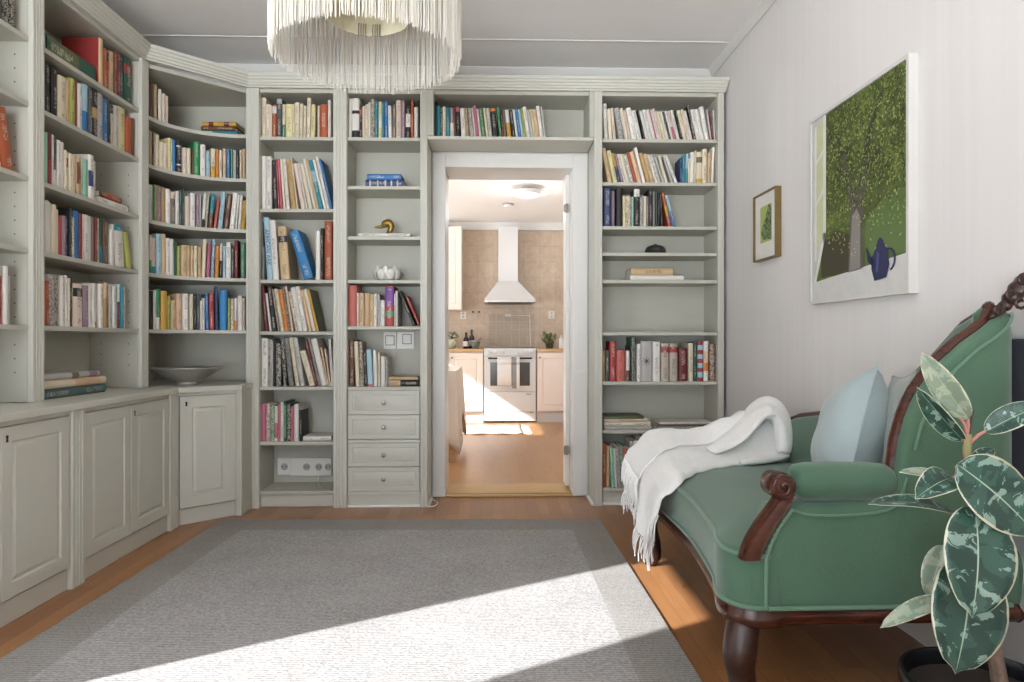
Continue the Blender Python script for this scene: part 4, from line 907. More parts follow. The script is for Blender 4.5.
# wrap-around back: plan path from the arm front, along the near end, round the corner, along the wall, round the far end
pp = bez([(.690, YN, 0), (.86, YN, 0), (1.02, YN, 0), (1.18, YN + .002, 0), (1.29, YN + .012, 0), (1.338, YN + .06, 0), (1.350, YN + .16, 0), (1.352, 2.1, 0), (1.35, 2.45, 0), (1.35, 2.75, 0), (1.335, 2.92, 0), (1.27, 3.03, 0), (1.12, 3.06, 0), (.92, 3.06, 0), (.74, 3.05, 0)], 150)
def hgt(p):
    if p.y < YN + .06 and p.x < 1.345:
        return lerp_lin([(.70, .565), (1.005, .575), (1.014, .62), (1.022, .69), (1.034, .75), (1.053, .806), (1.078, .852), (1.13, .920), (1.195, .975), (1.297, 1.042), (1.345, 1.07)], p.x)
    if p.x > 1.2: return lerp_lin([(1.72, 1.07), (1.85, 1.02), (2.0, .91), (2.15, .82), (2.3, .755), (2.6, .695), (2.85, .655), (3.0, .61), (3.06, .585)], p.y)
    return lerp_lin([(.74, .485), (1.0, .52), (1.2, .575)], p.x)
def lerp_lin(tab, x):
    if x <= tab[0][0]: return tab[0][1]
    for (a, p), (b_, q) in zip(tab, tab[1:]):
        if x <= b_: return p + (q - p) * (x - a) / (b_ - a)
    return tab[-1][1]
def nin(i):
    d = (pp[min(i + 1, len(pp) - 1)] - pp[max(i - 1, 0)]).normalized(); return Vector((-d.y, d.x, 0))
TH = .075; rows = []
for i, p in enumerate(pp):
    h = hgt(p); nv = nin(i); r = []
    for o, z in ((.0, .315), (-.006, .40), (-.006, h - .06), (0, h - .012), (.012, h), (TH * .5, h + .004), (TH - .012, h), (TH, h - .014), (TH + .012, (h + .45) / 2), (TH + .004, .44), (TH - .01, .315)):
        q = p + nv * o; r.append((q.x, q.y, z))
    rows.append(r)
b = MB(); b.grid(rows, GREENF, False, False)
for r, fl_ in ((rows[0], 0), (rows[-1], 1)):
    k = len(b.v); b.v += [tuple(q) for q in r]; b.face([k + i for i in range(len(r))][::-1 if fl_ else 1], GREENF)
b.build('backrest', sofa, ang=60)
bl = MB().box(1.3555, 1.378, 1.672, 1.86, .50, .985, plain('dark_grey_lining', '#3b3c44', .9)).build('back_lining', sofa, smooth=False, bevel=.006); bl['label'] = 'dark grey cloth lining behind the backrest'  # plain dark grey strip at the near end, behind the backrest
# polished show-wood rail that rises from the arm and runs along the top of the back
ii = [i for i, p in enumerate(pp) if (p.x > 1.012 or p.y > 2) and not (p.x < 1.25 and p.y > 2.5)]
rp = [pp[i] + nin(i) * (TH * .55) + Vector((0, 0, hgt(pp[i]) + .006)) for i in ii]
rp = [Vector((1.0, YN + .035, .560)), Vector((1.008, YN + .038, .60))] + rp
b = MB(); b.tube(rp, [.009, .012] + [.015] * (len(rp) - 4) + [.014, .012], MAHOG, 10, True, .9); b.build('top_rail', sofa)
b = MB(); b.tube([p + Vector((.020, -.053, -.020)) for p in rp[3:60] if p.x < 1.31 and p.y < 1.78], .004, GREENT, 6); b.build('gimp_trim', sofa)
b = MB(); b.tube([(.672, YN - .018, .32), (.672, YN - .020, .44), (.684, YN - .016, .475), (.712, YN - .012, .525), (.742, YN - .012, .565)], .005, GREENT, 6); b.build('gimp_trim', sofa)
b = MB(); b.tube(bez([(.745, YN - .010, .560), (.79, YN - .010, .548), (.90, YN - .010, .548), (1.0, YN - .010, .568), (1.03, YN - .010, .64)], 16), .0035, GREENT, 6); b.build('gimp_trim', sofa)
# bolster on the arm
b = MB(); rws = []
for x, r in ((.762, .012), (.765, .032), (.776, .043), (.80, .048), (.87, .050), (.95, .049), (1.005, .044), (1.022, .034), (1.027, .01)):
    rws.append([(x + .006 * math.sin(3 * q) * (x < .78), YN + .048 + (r * 1.15) * math.cos(q), .620 + r * math.sin(q)) for q in [2 * math.pi * i / 28 for i in range(28)]])
b.grid(rws, GREENF, True, True); b.build('arm_bolster', sofa, ang=70)
# carved scroll arm post
def wpost():
    b = MB(); left = bez([(.611, 0, .440), (.627, 0, .485), (.654, 0, .530), (.684, 0, .570), (.708, 0, .602)], 12); right = bez([(.660, 0, .440), (.672, 0, .476), (.698, 0, .525), (.728, 0, .563), (.746, 0, .60)], 12)
    y0, y1 = YN - .026, YN + .012; rws = []
    for l, r in zip(left, right):
        w = r - l; rws.append([(l.x, y1, l.z), (l.x, y0 + .012, l.z), (l.x + w.x * .12, y0 + .002, l.z), (l.x + w.x * .3, y0 + .003, l.z), (l.x + w.x * .5, y0 + .0005, (l.z + r.z) / 2), (l.x + w.x * .72, y0 + .003, r.z), (l.x + w.x * .9, y0 + .002, r.z), (r.x, y0 + .012, r.z), (r.x, y1, r.z)])
    b.grid(rws, MAHOG, True, True); return b
wpost().build('arm_post', sofa, ang=50)
b = MB(); cx, cz = .711, .622
b.grid([[(cx + r * math.cos(q), y, cz + r * math.sin(q)) for q in [2 * math.pi * i / 28 for i in range(28)]] for y, r in ((YN + .040, .027), (YN + .035, .033), (YN - .024, .034), (YN - .031, .029))], MAHOG, True, True)
sp_ = [(cx + (.027 - .0038 * k * .5) * math.cos(k * .55 + 2.4), YN - .032, cz + (.027 - .0038 * k * .5) * math.sin(k * .55 + 2.4)) for k in range(15)]
b.tube(sp_, [.0055] * 13 + [.004, .003], MAHOG, 8); b.ball((cx, YN - .031, cz), .007, .006, .007, MAHOG, 12, 8); b.build('arm_scroll', sofa, ang=50)
b = MB()
for k in range(9):
    f = k / 8; p = bez([(.668, YN - .020, .462), (.696, YN - .016, .515), (.732, YN - .012, .556)], 8)[k]; b.ball((p.x + .004, p.y, p.z), .003, .003, .003, BRASS, 8, 6)
b.build('upholstery_nail_row', sofa)
# carved crest on the corner of the back
b = MB(); cp = [on_y(x, y, YN + .035) for x, y in ((989, 318), (996, 313), (1003, 308), (1010, 300), (1018, 291), (1027, 284), (1038, 281), (1050, 284))]
cpp = bez(cp, 40); b.tube(cpp, [lerp_tab([(0, .006), (.1, .013), (.22, .011), (.34, .019), (.5, .026), (.7, .036), (1, .038)], i / 40) * (1 + .09 * math.sin(i * 1.15)) for i in range(41)], MAHOGD, 14, True, .75)
for px_, py_, s_, k0_ in ((998, 309, 1, 1.0), (1011, 294, 1, 1.3), (1024, 281, -1, 1.5), (1020, 302, 1, 1.2)):
    p = on_y(px_, py_, YN + .014); b.tube([(p.x + (.003 + .0016 * k * k0_) * math.cos(k * .7 * s_), p.y - .002 * (k < 4), p.z + (.003 + .0016 * k * k0_) * math.sin(k * .7 * s_)) for k in range(10)], .0042, MAHOGD, 8)
b.build('carved_crest', sofa, ang=180)
# cabriole legs
def leg(x, y, sx, sy):
    b = MB(); pth = bez([(x, y, .266), (x + sx * .012, y + sy * .012, .22), (x + sx * .016, y + sy * .016, .17), (x, y, .10), (x - sx * .008, y - sy * .008, .045), (x + sx * .006, y + sy * .006, .012), (x + sx * .008, y + sy * .008, .001)], 18)
    b.tube(pth, [lerp_tab([(0, .040), (.25, .042), (.45, .034), (.7, .024), (.86, .021), (.95, .028), (1, .024)], i / 18) for i in range(19)], MAHOGD, 16); return b
for x, y, sx, sy in ((.638, 1.715, -1, -1), (.70, 2.955, -1, 1), (1.27, 1.76, .3, -1), (1.27, 2.95, .3, 1)): leg(x, y, sx, sy).build('leg', sofa, ang=180)

# ------------------------------------------------------------------ cushions
def cushion(name, label, M, w, h, t, mat, grp):
    T = thing(name, label, 'cushion', tuple(M.translation), grp); N = 18
    fb = lambda u, v: max(0.0, (1 - abs(u) ** 2.6)) ** .55 * max(0.0, (1 - abs(v) ** 2.6)) ** .55
    b = MB(); ed = lambda u, v: 1 - .05 * (1 - min(1, 1.0 * abs(u))) - 0
    for s in (1, -1):
        rows = []
        for i in range(N + 1):
            r = []
            for j in range(N + 1):
                u, v = 2 * i / N - 1, 2 * j / N - 1; pin = 1 - .07 * (1 - abs(v) ** 2) * abs(u) ** 3; pin2 = 1 - .07 * (1 - abs(u) ** 2) * abs(v) ** 3
                wr = .004 * math.sin(7 * u + 3 * v) + .003 * math.sin(5 * v - 8 * u)
                r.append(M @ Vector((u * pin * w / 2, s * (fb(u, v) * (t / 2 + wr) + .0008), v * pin2 * h / 2)))
            rows.append(r)
        b.grid(rows if s < 0 else rows[::-1], mat)
    b.build('cover', T, ang=180)
    e = []
    for a in range(4 * N + 1):
        k, j = divmod(a % (4 * N), N); f = 2 * j / N - 1; u, v = [(f, -1), (1, f), (-f, 1), (-1, -f)][k]
        e.append(M @ Vector((u * (1 - .07 * (1 - v * v) * abs(u) ** 3) * w / 2, 0, v * (1 - .07 * (1 - u * u) * abs(v) ** 3) * h / 2)))
    b = MB(); b.tube(e, .0035, mat, 6, False); b.build('seam_piping', T)
    return T
gx = 'cushions on the settee'
M1 = Matrix.Translation((1.145, 2.15, .682)) @ Matrix.Rotation(rad(68), 4, 'Z') @ Matrix.Rotation(rad(15), 4, 'X') @ Matrix.Rotation(rad(17), 4, 'Y')
cushion('cushion', 'large pale blue linen cushion standing on the green settee', M1, .40, .37, .19, PILB, gx)
M2 = Matrix.Translation((1.205, 1.995, .690)) @ Matrix.Rotation(rad(72), 4, 'Z') @ Matrix.Rotation(rad(7), 4, 'X') @ Matrix.Rotation(rad(6), 4, 'Y')
cushion('cushion', 'grey linen cushion half hidden behind the pale blue one', M2, .25, .39, .075, PILG, gx)

# ------------------------------------------------------------------ white throw over the far end
throw = thing('throw_blanket', 'white woollen throw with fringe draped over the far end of the settee', 'blanket', (.85, 2.8, .47))
yn = [(.60, 2.42), (.67, 2.43), (.73, 2.52), (.80, 2.62), (.90, 2.70), (1.01, 2.76), (1.12, 2.80), (1.22, 2.84), (1.29, 2.88)]
def ss(a, c, x): k = max(0, min(1, (x - a) / (c - a))); return k * k * (3 - 2 * k)
def ridge(x): return lerp_tab([(.58, .530), (.68, .550), (.80, .558), (.93, .568), (1.03, .602), (1.12, .655), (1.19, .690), (1.30, .685)], x)
def top(x, y):
    y0 = lerp_tab(yn, x); f = (y - y0) / (3.0 - y0)
    z = .468 + .020 * ss(0, .06, f) + (ridge(x) - .486) * ss(.05, .92, f) * (1 - 0 * f)
    z += .012 * math.sin(9 * f + 7 * x) * ss(.05, .3, f) * (1 - ss(.9, 1.1, f)) + .008 * math.sin(23 * x + 4 * f)*ss(.1,.4,f)
    return z
NX, NY = 34, 26; rows = []
flap_low = [(2.40, .375), (2.45, .33), (2.50, .265), (2.56, .205), (2.62, .185), (2.68, .20), (2.75, .25), (2.82, .285), (2.90, .315), (2.98, .335), (3.06, .35)]
def surf(i, j, dz=0):
    """i: from the back corner (0) to the front edge (NX) and down the flap; j: from the near side to the far side"""
    f = j / NY
    if i <= NX:
        x = 1.262 - (1.262 - .640) * (i / NX); y0 = lerp_tab(yn, x); y = y0 + (3.05 - y0) * f
        z = top(x, y)
        if f > .94: z -= .03 * (f - .94) / .06
        if i > NX - 3: z -= (.008, .02, .04)[i - NX + 2]
        return Vector((x, y, z + dz))
    g = (i - NX) / 16; y = 2.43 + (3.05 - 2.43) * f; zt = top(.640, y) - .04; zl = lerp_tab(flap_low, y)
    bulge = .014 * math.sin(y * 26) * g + .010 * math.sin(y * 51 + 1) * g
    yy = y + .10 * g * (.5 - f) * .6
    return Vector((.625 - .014 * ss(0, .3, g) - bulge - .012 * g, yy, zt + (zl - zt) * g + dz))
rows = [[surf(i, j) for j in range(NY + 1)] for i in range(NX + 17)]
b = MB(); b.grid(rows, THROWM); b.build('cloth', throw, ang=180, solid=.010, subsurf=1)
# folded second layer on top, its hem ending at the front edge
rows = []
for i in range(8, NX + 5):
    r = []
    for j in range(13, NY + 1):
        p = surf(i, j); f = (j - 13) / (NY - 13); d = .012 + .010 * math.sin(math.pi * f)
        if i > NX: p.x -= d
        else: p.z += d
        r.append(p)
    rows.append(r)
b = MB(); b.grid(rows, THROWM); b.build('folded_layer', throw, ang=180, solid=.009, subsurf=1)
# rolled bunch by the back corner and the turned-back end
rws = []
pth = bez([(.90, 2.80, .520), (1.00, 2.845, .560), (1.08, 2.88, .615), (1.15, 2.91, .672), (1.205, 2.915, .690), (1.238, 2.89, .640), (1.244, 2.87, .57), (1.236, 2.855, .50)], 36)
for i, c in enumerate(pth):
    f = i / 36; d = (pth[min(i + 1, 36)] - pth[max(i - 1, 0)]).normalized(); side = Vector((.42, .80, .42)); side = (side - d * side.dot(d)).normalized(); up = d.cross(side) * -1
    wd = lerp_tab([(0, .03), (.25, .075), (.55, .085), (.8, .06), (1, .05)], f); th = lerp_tab([(0, .008), (.3, .024), (.6, .034), (.85, .036), (1, .030)], f)
    rws.append([c + side * (wd * math.cos(q)) + up * (th * math.sin(q) * (1 + .12 * math.sin(5 * q + i * .35))) for q in [2 * math.pi * k / 28 for k in range(28)]])
b = MB(); b.grid(rws, THROWM, True, True); b.build('bunched_end', throw, ang=180, subsurf=1)
b = MB(); pth = bez([(1.245, 2.86, .492), (1.16, 2.80, .489), (1.08, 2.765, .488), (1.01, 2.745, .486)], 16)
b.tube(pth, [.022, *[.022] * 13, .020, .018, .012], THROWM, 12, True, .7); b.build('bunched_end', throw, ang=180)
def fringe(pts, drop, spread=.01, n=60, r=.0028):
    b = MB()
    for k in range(n):
        f = k / (n - 1) * (len(pts) - 1); i = min(int(f), len(pts) - 2); p = pts[i].lerp(pts[i + 1], f - i)
        L = drop * R.uniform(.75, 1.15); a = Vector((R.uniform(-spread, spread * .3) - .004, R.uniform(-spread, spread), 0))
        q = [p, p + a * .4 + Vector((-.006, 0, -L * .35)), p + a * .8 + Vector((-.004, R.uniform(-.006, .006), -L * .7)), p + a + Vector((0, R.uniform(-.01, .01), -L))]
        for v in q: v.z = max(v.z, .02)
        b.tube(q, [r, r * 1.1, r, r * .6], THROWM, 5)
    return b
fringe([surf(NX + 16, j) for j in range(NY + 1)], .085, .016, 78).build('fringe', throw)
fringe([rows[-1][j] + Vector((-.004, 0, .004)) for j in range(len(rows[0]))], .10, .016, 60).build('fringe', throw)
fringe([surf(i, NY) + Vector((0, .004, 0)) for i in range(NX + 2, NX + 17)], .07, .02, 26).build('fringe', throw)
# ------------------------------------------------------------------ rubber plant
def leafmat(name, dk, lt, cr, pale=.45):
    t = NT(name); uvn = t.n.new('ShaderNodeUVMap'); uvn.uv_map = 'UVMap'; sp = t.n.new('ShaderNodeSeparateXYZ'); t.l(uvn.outputs[0], sp.inputs[0])
    au = t.math('ABSOLUTE', t.math('SUBTRACT', t.math('MULTIPLY', sp.outputs[0], 2.0), 1.0))
    mp = t.n.new('ShaderNodeMapping'); mp.inputs['Scale'].default_value = (1.7, 4.2, 1); t.l(uvn.outputs[0], mp.inputs[0])
    oi = t.n.new('ShaderNodeObjectInfo'); ad = t.n.new('ShaderNodeVectorMath'); ad.operation = 'ADD'; t.l(mp.outputs[0], ad.inputs[0])
    cb = t.n.new('ShaderNodeCombineXYZ'); t.l(t.math('MULTIPLY', oi.outputs['Random'], 31.0), cb.inputs[0]); t.l(cb.outputs[0], ad.inputs[1])
    n = t.noise(1.1, 3, ad.outputs[0], .55, .4); n2 = t.noise(1.7, 4, ad.outputs[0], .55, .8)
    c = t.mix(t.math('GREATER_THAN', n.outputs['Fac'], .5), hexc(dk), hexc(lt))
    c = t.mix(t.math('GREATER_THAN', n2.outputs['Fac'], .585), c, hexc('#7c968a'))
    edge = t.math('GREATER_THAN', t.math('ADD', au, t.math('MULTIPLY', n2.outputs['Fac'], pale)), .945 + pale * .5)
    c = t.mix(edge, c, hexc(cr))
    c = t.mix(t.math('LESS_THAN', au, .022), c, hexc('#9fb39c'))
    t.base(c); t.set(Roughness=.28); t.b.inputs['Subsurface Weight'].default_value = 0
    return t.m
LEAFM = leafmat('variegated_leaf', '#213f35', '#2f5145', '#c3c5ac', .16)
LEAFC = leafmat('cream_leaf_underside', '#7f8f7b', '#9ea892', '#cfccb2', .6)
STEMM = wood('leaf_stem', '#7d8455', '#93784e', .5, (30, 30, 8))
TRUNK = wood('plant_trunk', '#6a5244', '#86705f', .7, (30, 30, 20))
PINKM = plain('pink_leaf_stalk', '#b0766d', .5)
PY = 1.42
plant = thing('potted_rubber_plant', 'variegated rubber plant with cream-edged leaves in a black pot in front of the settee', 'plant', (1.0, PY, 0))
def P(px, py, Y): return on_y(px, py, Y)
def leaf(b0, tip, wpx, mat, nrm, droop=.0, fold=.12, Yb=PY, Yt=None, asym=0):
    """b0/tip: base and tip; nrm: the way the upper face looks"""
    a = P(*b0, Yb); c = P(*tip, Yt if Yt else Yb); ax = c - a; L = ax.length; n = Vector(nrm); n = (n - ax.normalized() * n.dot(ax.normalized())).normalized(); s = ax.normalized().cross(n)
    w = wpx / FPX * Yb / 2; N, K = 22, 8; rows = []; uvs = []
    for i in range(N + 1):
        f = i / N; ww = w * (math.sin(math.pi * min(1, f ** .82)) ** .62) if 0 < f < 1 else 0
        ww = max(ww, .0012 if f < 1 else .0003)
        if f > .93: ww *= max(.06, 1 - ((f - .93) / .07) ** .6 * .9)
        cen = a + ax * f + n * (droop * L * math.sin(math.pi * f))
        r = []
        for j in range(K + 1):
            u = 2 * j / K - 1
            r.append(cen + s * (u * ww) + n * (fold * ww * abs(u) - .02 * w * math.sin(9 * f + 2 * u) * abs(u) - .010 * math.exp(-(u * 8) ** 2) * 0))
            uvs.append((j / K, f))
        rows.append(r)
    b = MB(); b.grid(rows, mat); b.uv = uvs
    o = b.build('leaf', plant, ang=180, solid=.0012)
    return o
front = (-.25, -1, .1)
def stalk(p, q, Ya, Yb_, r=.0035, mat=None):
    b = MB(); a = P(*p, Ya); c = P(*q, Yb_); m = (a + c) / 2 + Vector((0, -.004, .006)); b.tube([a, m, c], [r, r, r * .8], mat or PINKM, 8); b.build('leaf_stalk', plant)
# trunk, stem, bud
b = MB(); b.tube(bez([P(1001, 690, PY + .03), P(995, 655, PY + .03), P(984, 600, PY + .03), P(974, 530, PY + .02), P(969, 480, PY), P(967, 455, PY)], 24), [lerp_tab([(0, .017), (.5, .012), (1, .008)], i / 24) for i in range(25)], TRUNK, 10); b.build('trunk', plant)
b = MB(); b.tube([P(968, 462, PY), P(967, 448, PY), P(969, 434, PY)], [.0095, .0085, .006], STEMM, 10); b.build('stem_tip', plant)
b = MB(); b.tube([P(968, 436, PY), P(970, 424, PY), P(974, 410, PY)], [.0042, .0035, .0008], plain('dark_bud', '#3d2720', .5), 8); o = b.build('leaf_bud', plant); o['label'] = 'dark pointed leaf bud'
leaf((968, 419), (921, 352), 27, LEAFC, (-.7, -.6, .2), .03, .3, PY)
leaf((964, 441), (917, 387), 24, LEAFM, (-.9, -.25, .45), .02, .5, PY + .01)
leaf((985, 432), (1046, 404), 27, LEAFM, (-.1, -.7, .7), .06, .3, PY - .01, PY - .05)
leaf((973, 463), (994, 449), 16, LEAFM, (-.1, -.6, .8), .03, .3, PY + .02)
leaf((957, 464), (1034, 532), 78, LEAFM, (.25, -1, .35), .05, .1, PY - .04, PY - .08)
leaf((953, 478), (915, 499), 31, LEAFM, (-.2, -.7, .7), .12, .35, PY - .01, PY - .06)
leaf((953, 481), (899, 472), 18, LEAFC, (-.2, -.4, .9), .05, .2, PY + .03)
leaf((955, 514), (868, 504), 22, LEAFM, (-.1, -.45, .9), .07, .25, PY, PY - .05)
leaf((975, 506), (972, 618), 73, LEAFM, (-.05, -1, .15), .06, .12, PY - .07, PY - .13)
leaf((944, 545), (928, 598), 26, LEAFC, (-.6, -.8, 0), .05, .2, PY + .05)
leaf((970, 556), (955, 674), 80, LEAFM, (0, -1, .12), .05, .1, PY - .02, PY - .08)
leaf((946, 598), (880, 628), 19, LEAFC, (-.2, -.55, .8), .06, .3, PY + .02, PY)
stalk((966, 438), (968, 419), PY, PY); stalk((967, 436), (960, 418), PY, PY); stalk((970, 443), (986, 431), PY, PY - .01); stalk((966, 446), (962, 440), PY, PY + .01)
stalk((969, 470), (953, 478), PY, PY - .01, .004); stalk((970, 480), (953, 482), PY + .01, PY + .03); stalk((969, 475), (956, 467), PY, PY - .04)
stalk((972, 510), (955, 514), PY + .01, PY); stalk((974, 520), (975, 507), PY + .02, PY - .07); stalk((976, 545), (970, 557), PY + .02, PY - .02); stalk((980, 590), (946, 598), PY + .03, PY + .02)
# pot
pc = on_z(985, 690, .24); pc = Vector((1.062, PY + .03, 0)); r0 = .158; zr = .246
POTM = plain('black_glazed_pot', '#161719', .25, .05); SOIL = plain('potting_soil', '#2c211a', .95, .3, scale=60, bump=.6)
b = MB(); b.lathe([(r0 * .70, .0008), (r0 * .74, .01), (r0 * .93, zr - .04), (r0 * .96, zr - .036), (r0, zr - .03), (r0 * 1.01, zr - .006), (r0 * .985, zr), (r0 * .94, zr), (r0 * .92, zr - .012), (r0 * .90, zr - .05)], pc.x, pc.y, POTM, 48, False)
b.lathe([(r0 * .70, .0008), (.001, .0009)], pc.x, pc.y, POTM, 48, False); o = b.build('pot', plant, ang=40); o['label'] = 'round black pot'
b = MB(); b.lathe([(r0 * .905, zr - .036), (r0 * .6, zr - .03), (.001, zr - .028)], pc.x, pc.y, SOIL, 32, False); b.build('soil', plant)
# loose white cables on the floor behind the pot
b = MB(); base_ = [(1.22, 1.50, .006), (1.30, 1.56, .03), (1.33, 1.60, .12), (1.30, 1.58, .22), (1.25, 1.54, .18), (1.24, 1.53, .08), (1.29, 1.58, .02), (1.345, 1.60, .10), (1.35, 1.55, .24), (1.33, 1.50, .16), (1.27, 1.50, .05), (1.30, 1.55, .012), (1.35, 1.62, .012)]
b.tube(bez(base_, 90), .0032, PLASTIC, 8); tag(b.build('cable'), 'tangled white cable on the floor behind the black plant pot', 'cable')

# ------------------------------------------------------------------ fringed ceiling lamp
D0 = .314; LX, LY, LZ = -.432, 2.345, 1.950
FRM = plain('viscose_fringe', '#dcd7cd', .6, .06); FRM.node_tree.nodes['Principled BSDF'].inputs['Subsurface Weight'].default_value = 0
lamp = thing('pendant_lamp', 'round cream ceiling lamp with tiers of long hanging fringe', 'lamp', (LX, LY, LZ))
ztop = 2.42
def tier(r, zt, zb, n, thick, name='fringe', jit=.012, sk=1.0):
    b = MB()
    for k in range(n):
        q = 2 * math.pi * (k + R.uniform(-.3, .3)) / n; rr = r + R.uniform(-.006, .006); e = R.uniform(-jit, jit * .5)
        x, y = LX + rr * math.cos(q), LY + rr * math.sin(q); sw = R.uniform(-.006, .006)
        b.tube([(x, y, zt), (x + sw * .5, y + sw * .3, (zt + zb) / 2), (x + sw, y - sw, zb + e)], [thick, thick * R.uniform(.8, 1.2), thick * .8], FRM, 4, False)
    o = b.build(name, lamp, ang=180); return o
tier(D0, ztop, LZ, 360, .0017); tier(D0 - .012, ztop, LZ + .01, 260, .0017)
tier(D0 * .72, ztop + .08, 2.10, 190, .0017); tier(D0 * .46, ztop + .12, 2.19, 110, .0018)
b = MB()
for r, z in ((D0, ztop), (D0 * .72, ztop + .08), (D0 * .46, ztop + .12)):
    b.grid([[(LX + (r + .006 * math.cos(a)) * math.cos(q), LY + (r + .006 * math.cos(a)) * math.sin(q), z + .012 * math.sin(a)) for a in [2 * math.pi * i / 8 for i in range(8)]] for q in [2 * math.pi * i / 72 for i in range(73)]], CREAMF, True)
for k in range(6):
    q = k * math.pi / 3; c_, s_ = math.cos(q), math.sin(q); b.tube([(LX + D0 * c_, LY + D0 * s_, ztop), (LX + D0 * .72 * c_, LY + D0 * .72 * s_, ztop + .08), (LX + D0 * .46 * c_, LY + D0 * .46 * s_, ztop + .12), (LX, LY, ztop + .14)], .004, CREAMF, 6)
b.build('ring_frame', lamp)
# fabric-covered inner drum, its bottom and the wire springs
DR = plain('yellowed_lamp_fabric', '#d8d2b6', .8, .1, scale=30)
b = MB(); b.lathe([(D0 * .47, 2.21), (D0 * .47, 2.095), (D0 * .455, 2.09), (D0 * .455, 2.21)], LX, LY, DR, 40, False); b.build('inner_drum', lamp)
b = MB()
for k, q in enumerate((1.42, 1.78)):
    for j in range(4):
        a = q + j * .06; x, y = LX + D0 * .445 * math.cos(a), LY + D0 * .445 * math.sin(a); b.tube([(x, y, 2.13), (x, y - .008, 2.108), (x, y, 2.085)], .0016, NICKEL, 6)
o = b.build('wire_spring_pattern', lamp); o['label'] = 'small metal wire springs'
for k, q in enumerate((-2.1, -1.0, .4, 1.9)):
    b = MB(); x, y = LX + .07 * math.cos(q), LY + .07 * math.sin(q); b.lathe([(.001, 2.22), (.018, 2.225), (.028, 2.25), (.020, 2.285), (.013, 2.30), (.013, 2.35), (.001, 2.35)], x, y, PLASTIC, 16); b.build('bulb', lamp)
b = MB(); b.lathe([(.10, 2.35), (.10, 2.36), (.02, 2.365), (.02, 2.40)], LX, LY, PLASTIC, 24); b.tube([(LX, LY, 2.38), (LX, LY, ZC - .03)], .005, PLASTIC, 8); b.lathe([(.05, ZC - .001), (.048, ZC - .02), (.02, ZC - .035), (.001, ZC - .036)], LX, LY, PLASTIC, 24); b.build('cord_and_cup', lamp)

# ------------------------------------------------------------------ pictures on the right wall
def wallpt(u, z, o): return (XR - .0008 - o, u, z)                  # u = world Y (towards the doorway), picture's left = larger Y
FRW = plain('white_frame', '#c8c6c1', .4, .02)
py0, py1, pz0, pz1 = 2.199, 2.902, 1.1376, 1.928
pic = thing('painting', 'large painting of a leafy green tree outside an open window with a blue jug', 'picture', (XR - .02, (py0 + py1) / 2, pz0))
def slab(name, parent, poly, o0, o1, mat, lab=None, fnn=wallpt):
    b = MB(); b.prism(poly, o0, o1, mat, lambda a, c, q: fnn(a, c, q)); o = b.build(name, parent, smooth=False)
    if lab: o['label'] = lab
    return o
fw_, ft = .014, .034
b = MB()
for a, c, p, q in ((py0, py1, pz0, pz0 + fw_), (py0, py1, pz1 - fw_, pz1), (py0, py0 + fw_, pz0 + fw_, pz1 - fw_), (py1 - fw_, py1, pz0 + fw_, pz1 - fw_)):
    b.box(XR - ft, XR - .0008, a, c, p, q, FRW)
b.build('frame', pic, smooth=False)
W_, H_ = py1 - py0 - 2 * fw_, pz1 - pz0 - 2 * fw_
def pt(x, y): return (py1 - fw_ - x * W_, pz0 + fw_ + y * H_)       # x 0..1 left to right as seen, y up
def paint(name, pts, lay, mat, lab=None): return slab(name, pic, [pt(*p) for p in pts][::1], .026 + lay * .0006, .026 + lay * .0006 + .0005, mat, lab)
tg = NT('painted_foliage_ground'); vv = tg.coord('Object', (1, 1, 1)); nn = tg.noise(9, 5, vv, .65, .4); n4 = tg.noise(3, 3, vv)
tg.base(tg.ramp(tg.math('ADD', tg.math('MULTIPLY', nn.outputs['Fac'], .7), tg.math('MULTIPLY', n4.outputs['Fac'], .3)), [(.32, hexc('#2f381c')), (.5, hexc('#586530')), (.62, hexc('#7f8d45')), (.75, hexc('#444f2a'))])); tg.set(Roughness=.7)
PG = lambda n, h: plain('paint_' + n, h, .65, .1, scale=25)
paint('canvas', [(0, 0), (1, 0), (1, 1), (0, 1)], 0, tg.m)
paint('painted_ground', [(.12, .12), (.55, .12), (.5, .3), (.3, .36), (.12, .3)], 1, PG('brown', '#413d2a'))
paint('painted_lawn', [(.62, .14), (1, .17), (1, .45), (.8, .44), (.62, .36)], 1, PG('green', '#5b7040'))
paint('painted_sill', [(0, 0), (1, 0), (1, .16), (.6, .135), (0, .10)], 2, PG('white', '#c9c8c4'))
paint('painted_wall', [(0, .10), (.06, .105), (.15, .34), (.15, 1), (0, 1)], 2, PG('pale_grey', '#bdbcb6'))
paint('painted_window_glass', [(.04, .25), (.15, .36), (.15, .98), (.04, .94)], 3, PG('pale_green', '#bfc499'))
for a in (((.15, .30), (.185, .36), (.185, 1), (.15, 1)), ((.04, .22), (.065, .22), (.065, .97), (.04, .96)), ((.06, .52), (.15, .585), (.15, .61), (.06, .54)), ((.06, .75), (.15, .795), (.15, .82), (.06, .77)), ((.03, .10), (.06, .10), (.185, .36), (.15, .36))):
    paint('painted_window_bar', a, 4, PG('chalk', '#d5d3cc'))
paint('painted_trunk', [(.44, .12), (.60, .13), (.585, .30), (.61, .46), (.66, .60), (.60, .60), (.54, .50), (.47, .60), (.40, .74), (.36, .72), (.44, .52), (.46, .36)], 2, PG('bark', '#5b564e'))
paint('painted_trunk_light', [(.455, .125), (.57, .13), (.57, .38), (.535, .43), (.485, .40)], 3, PG('bark_light', '#87817c'))
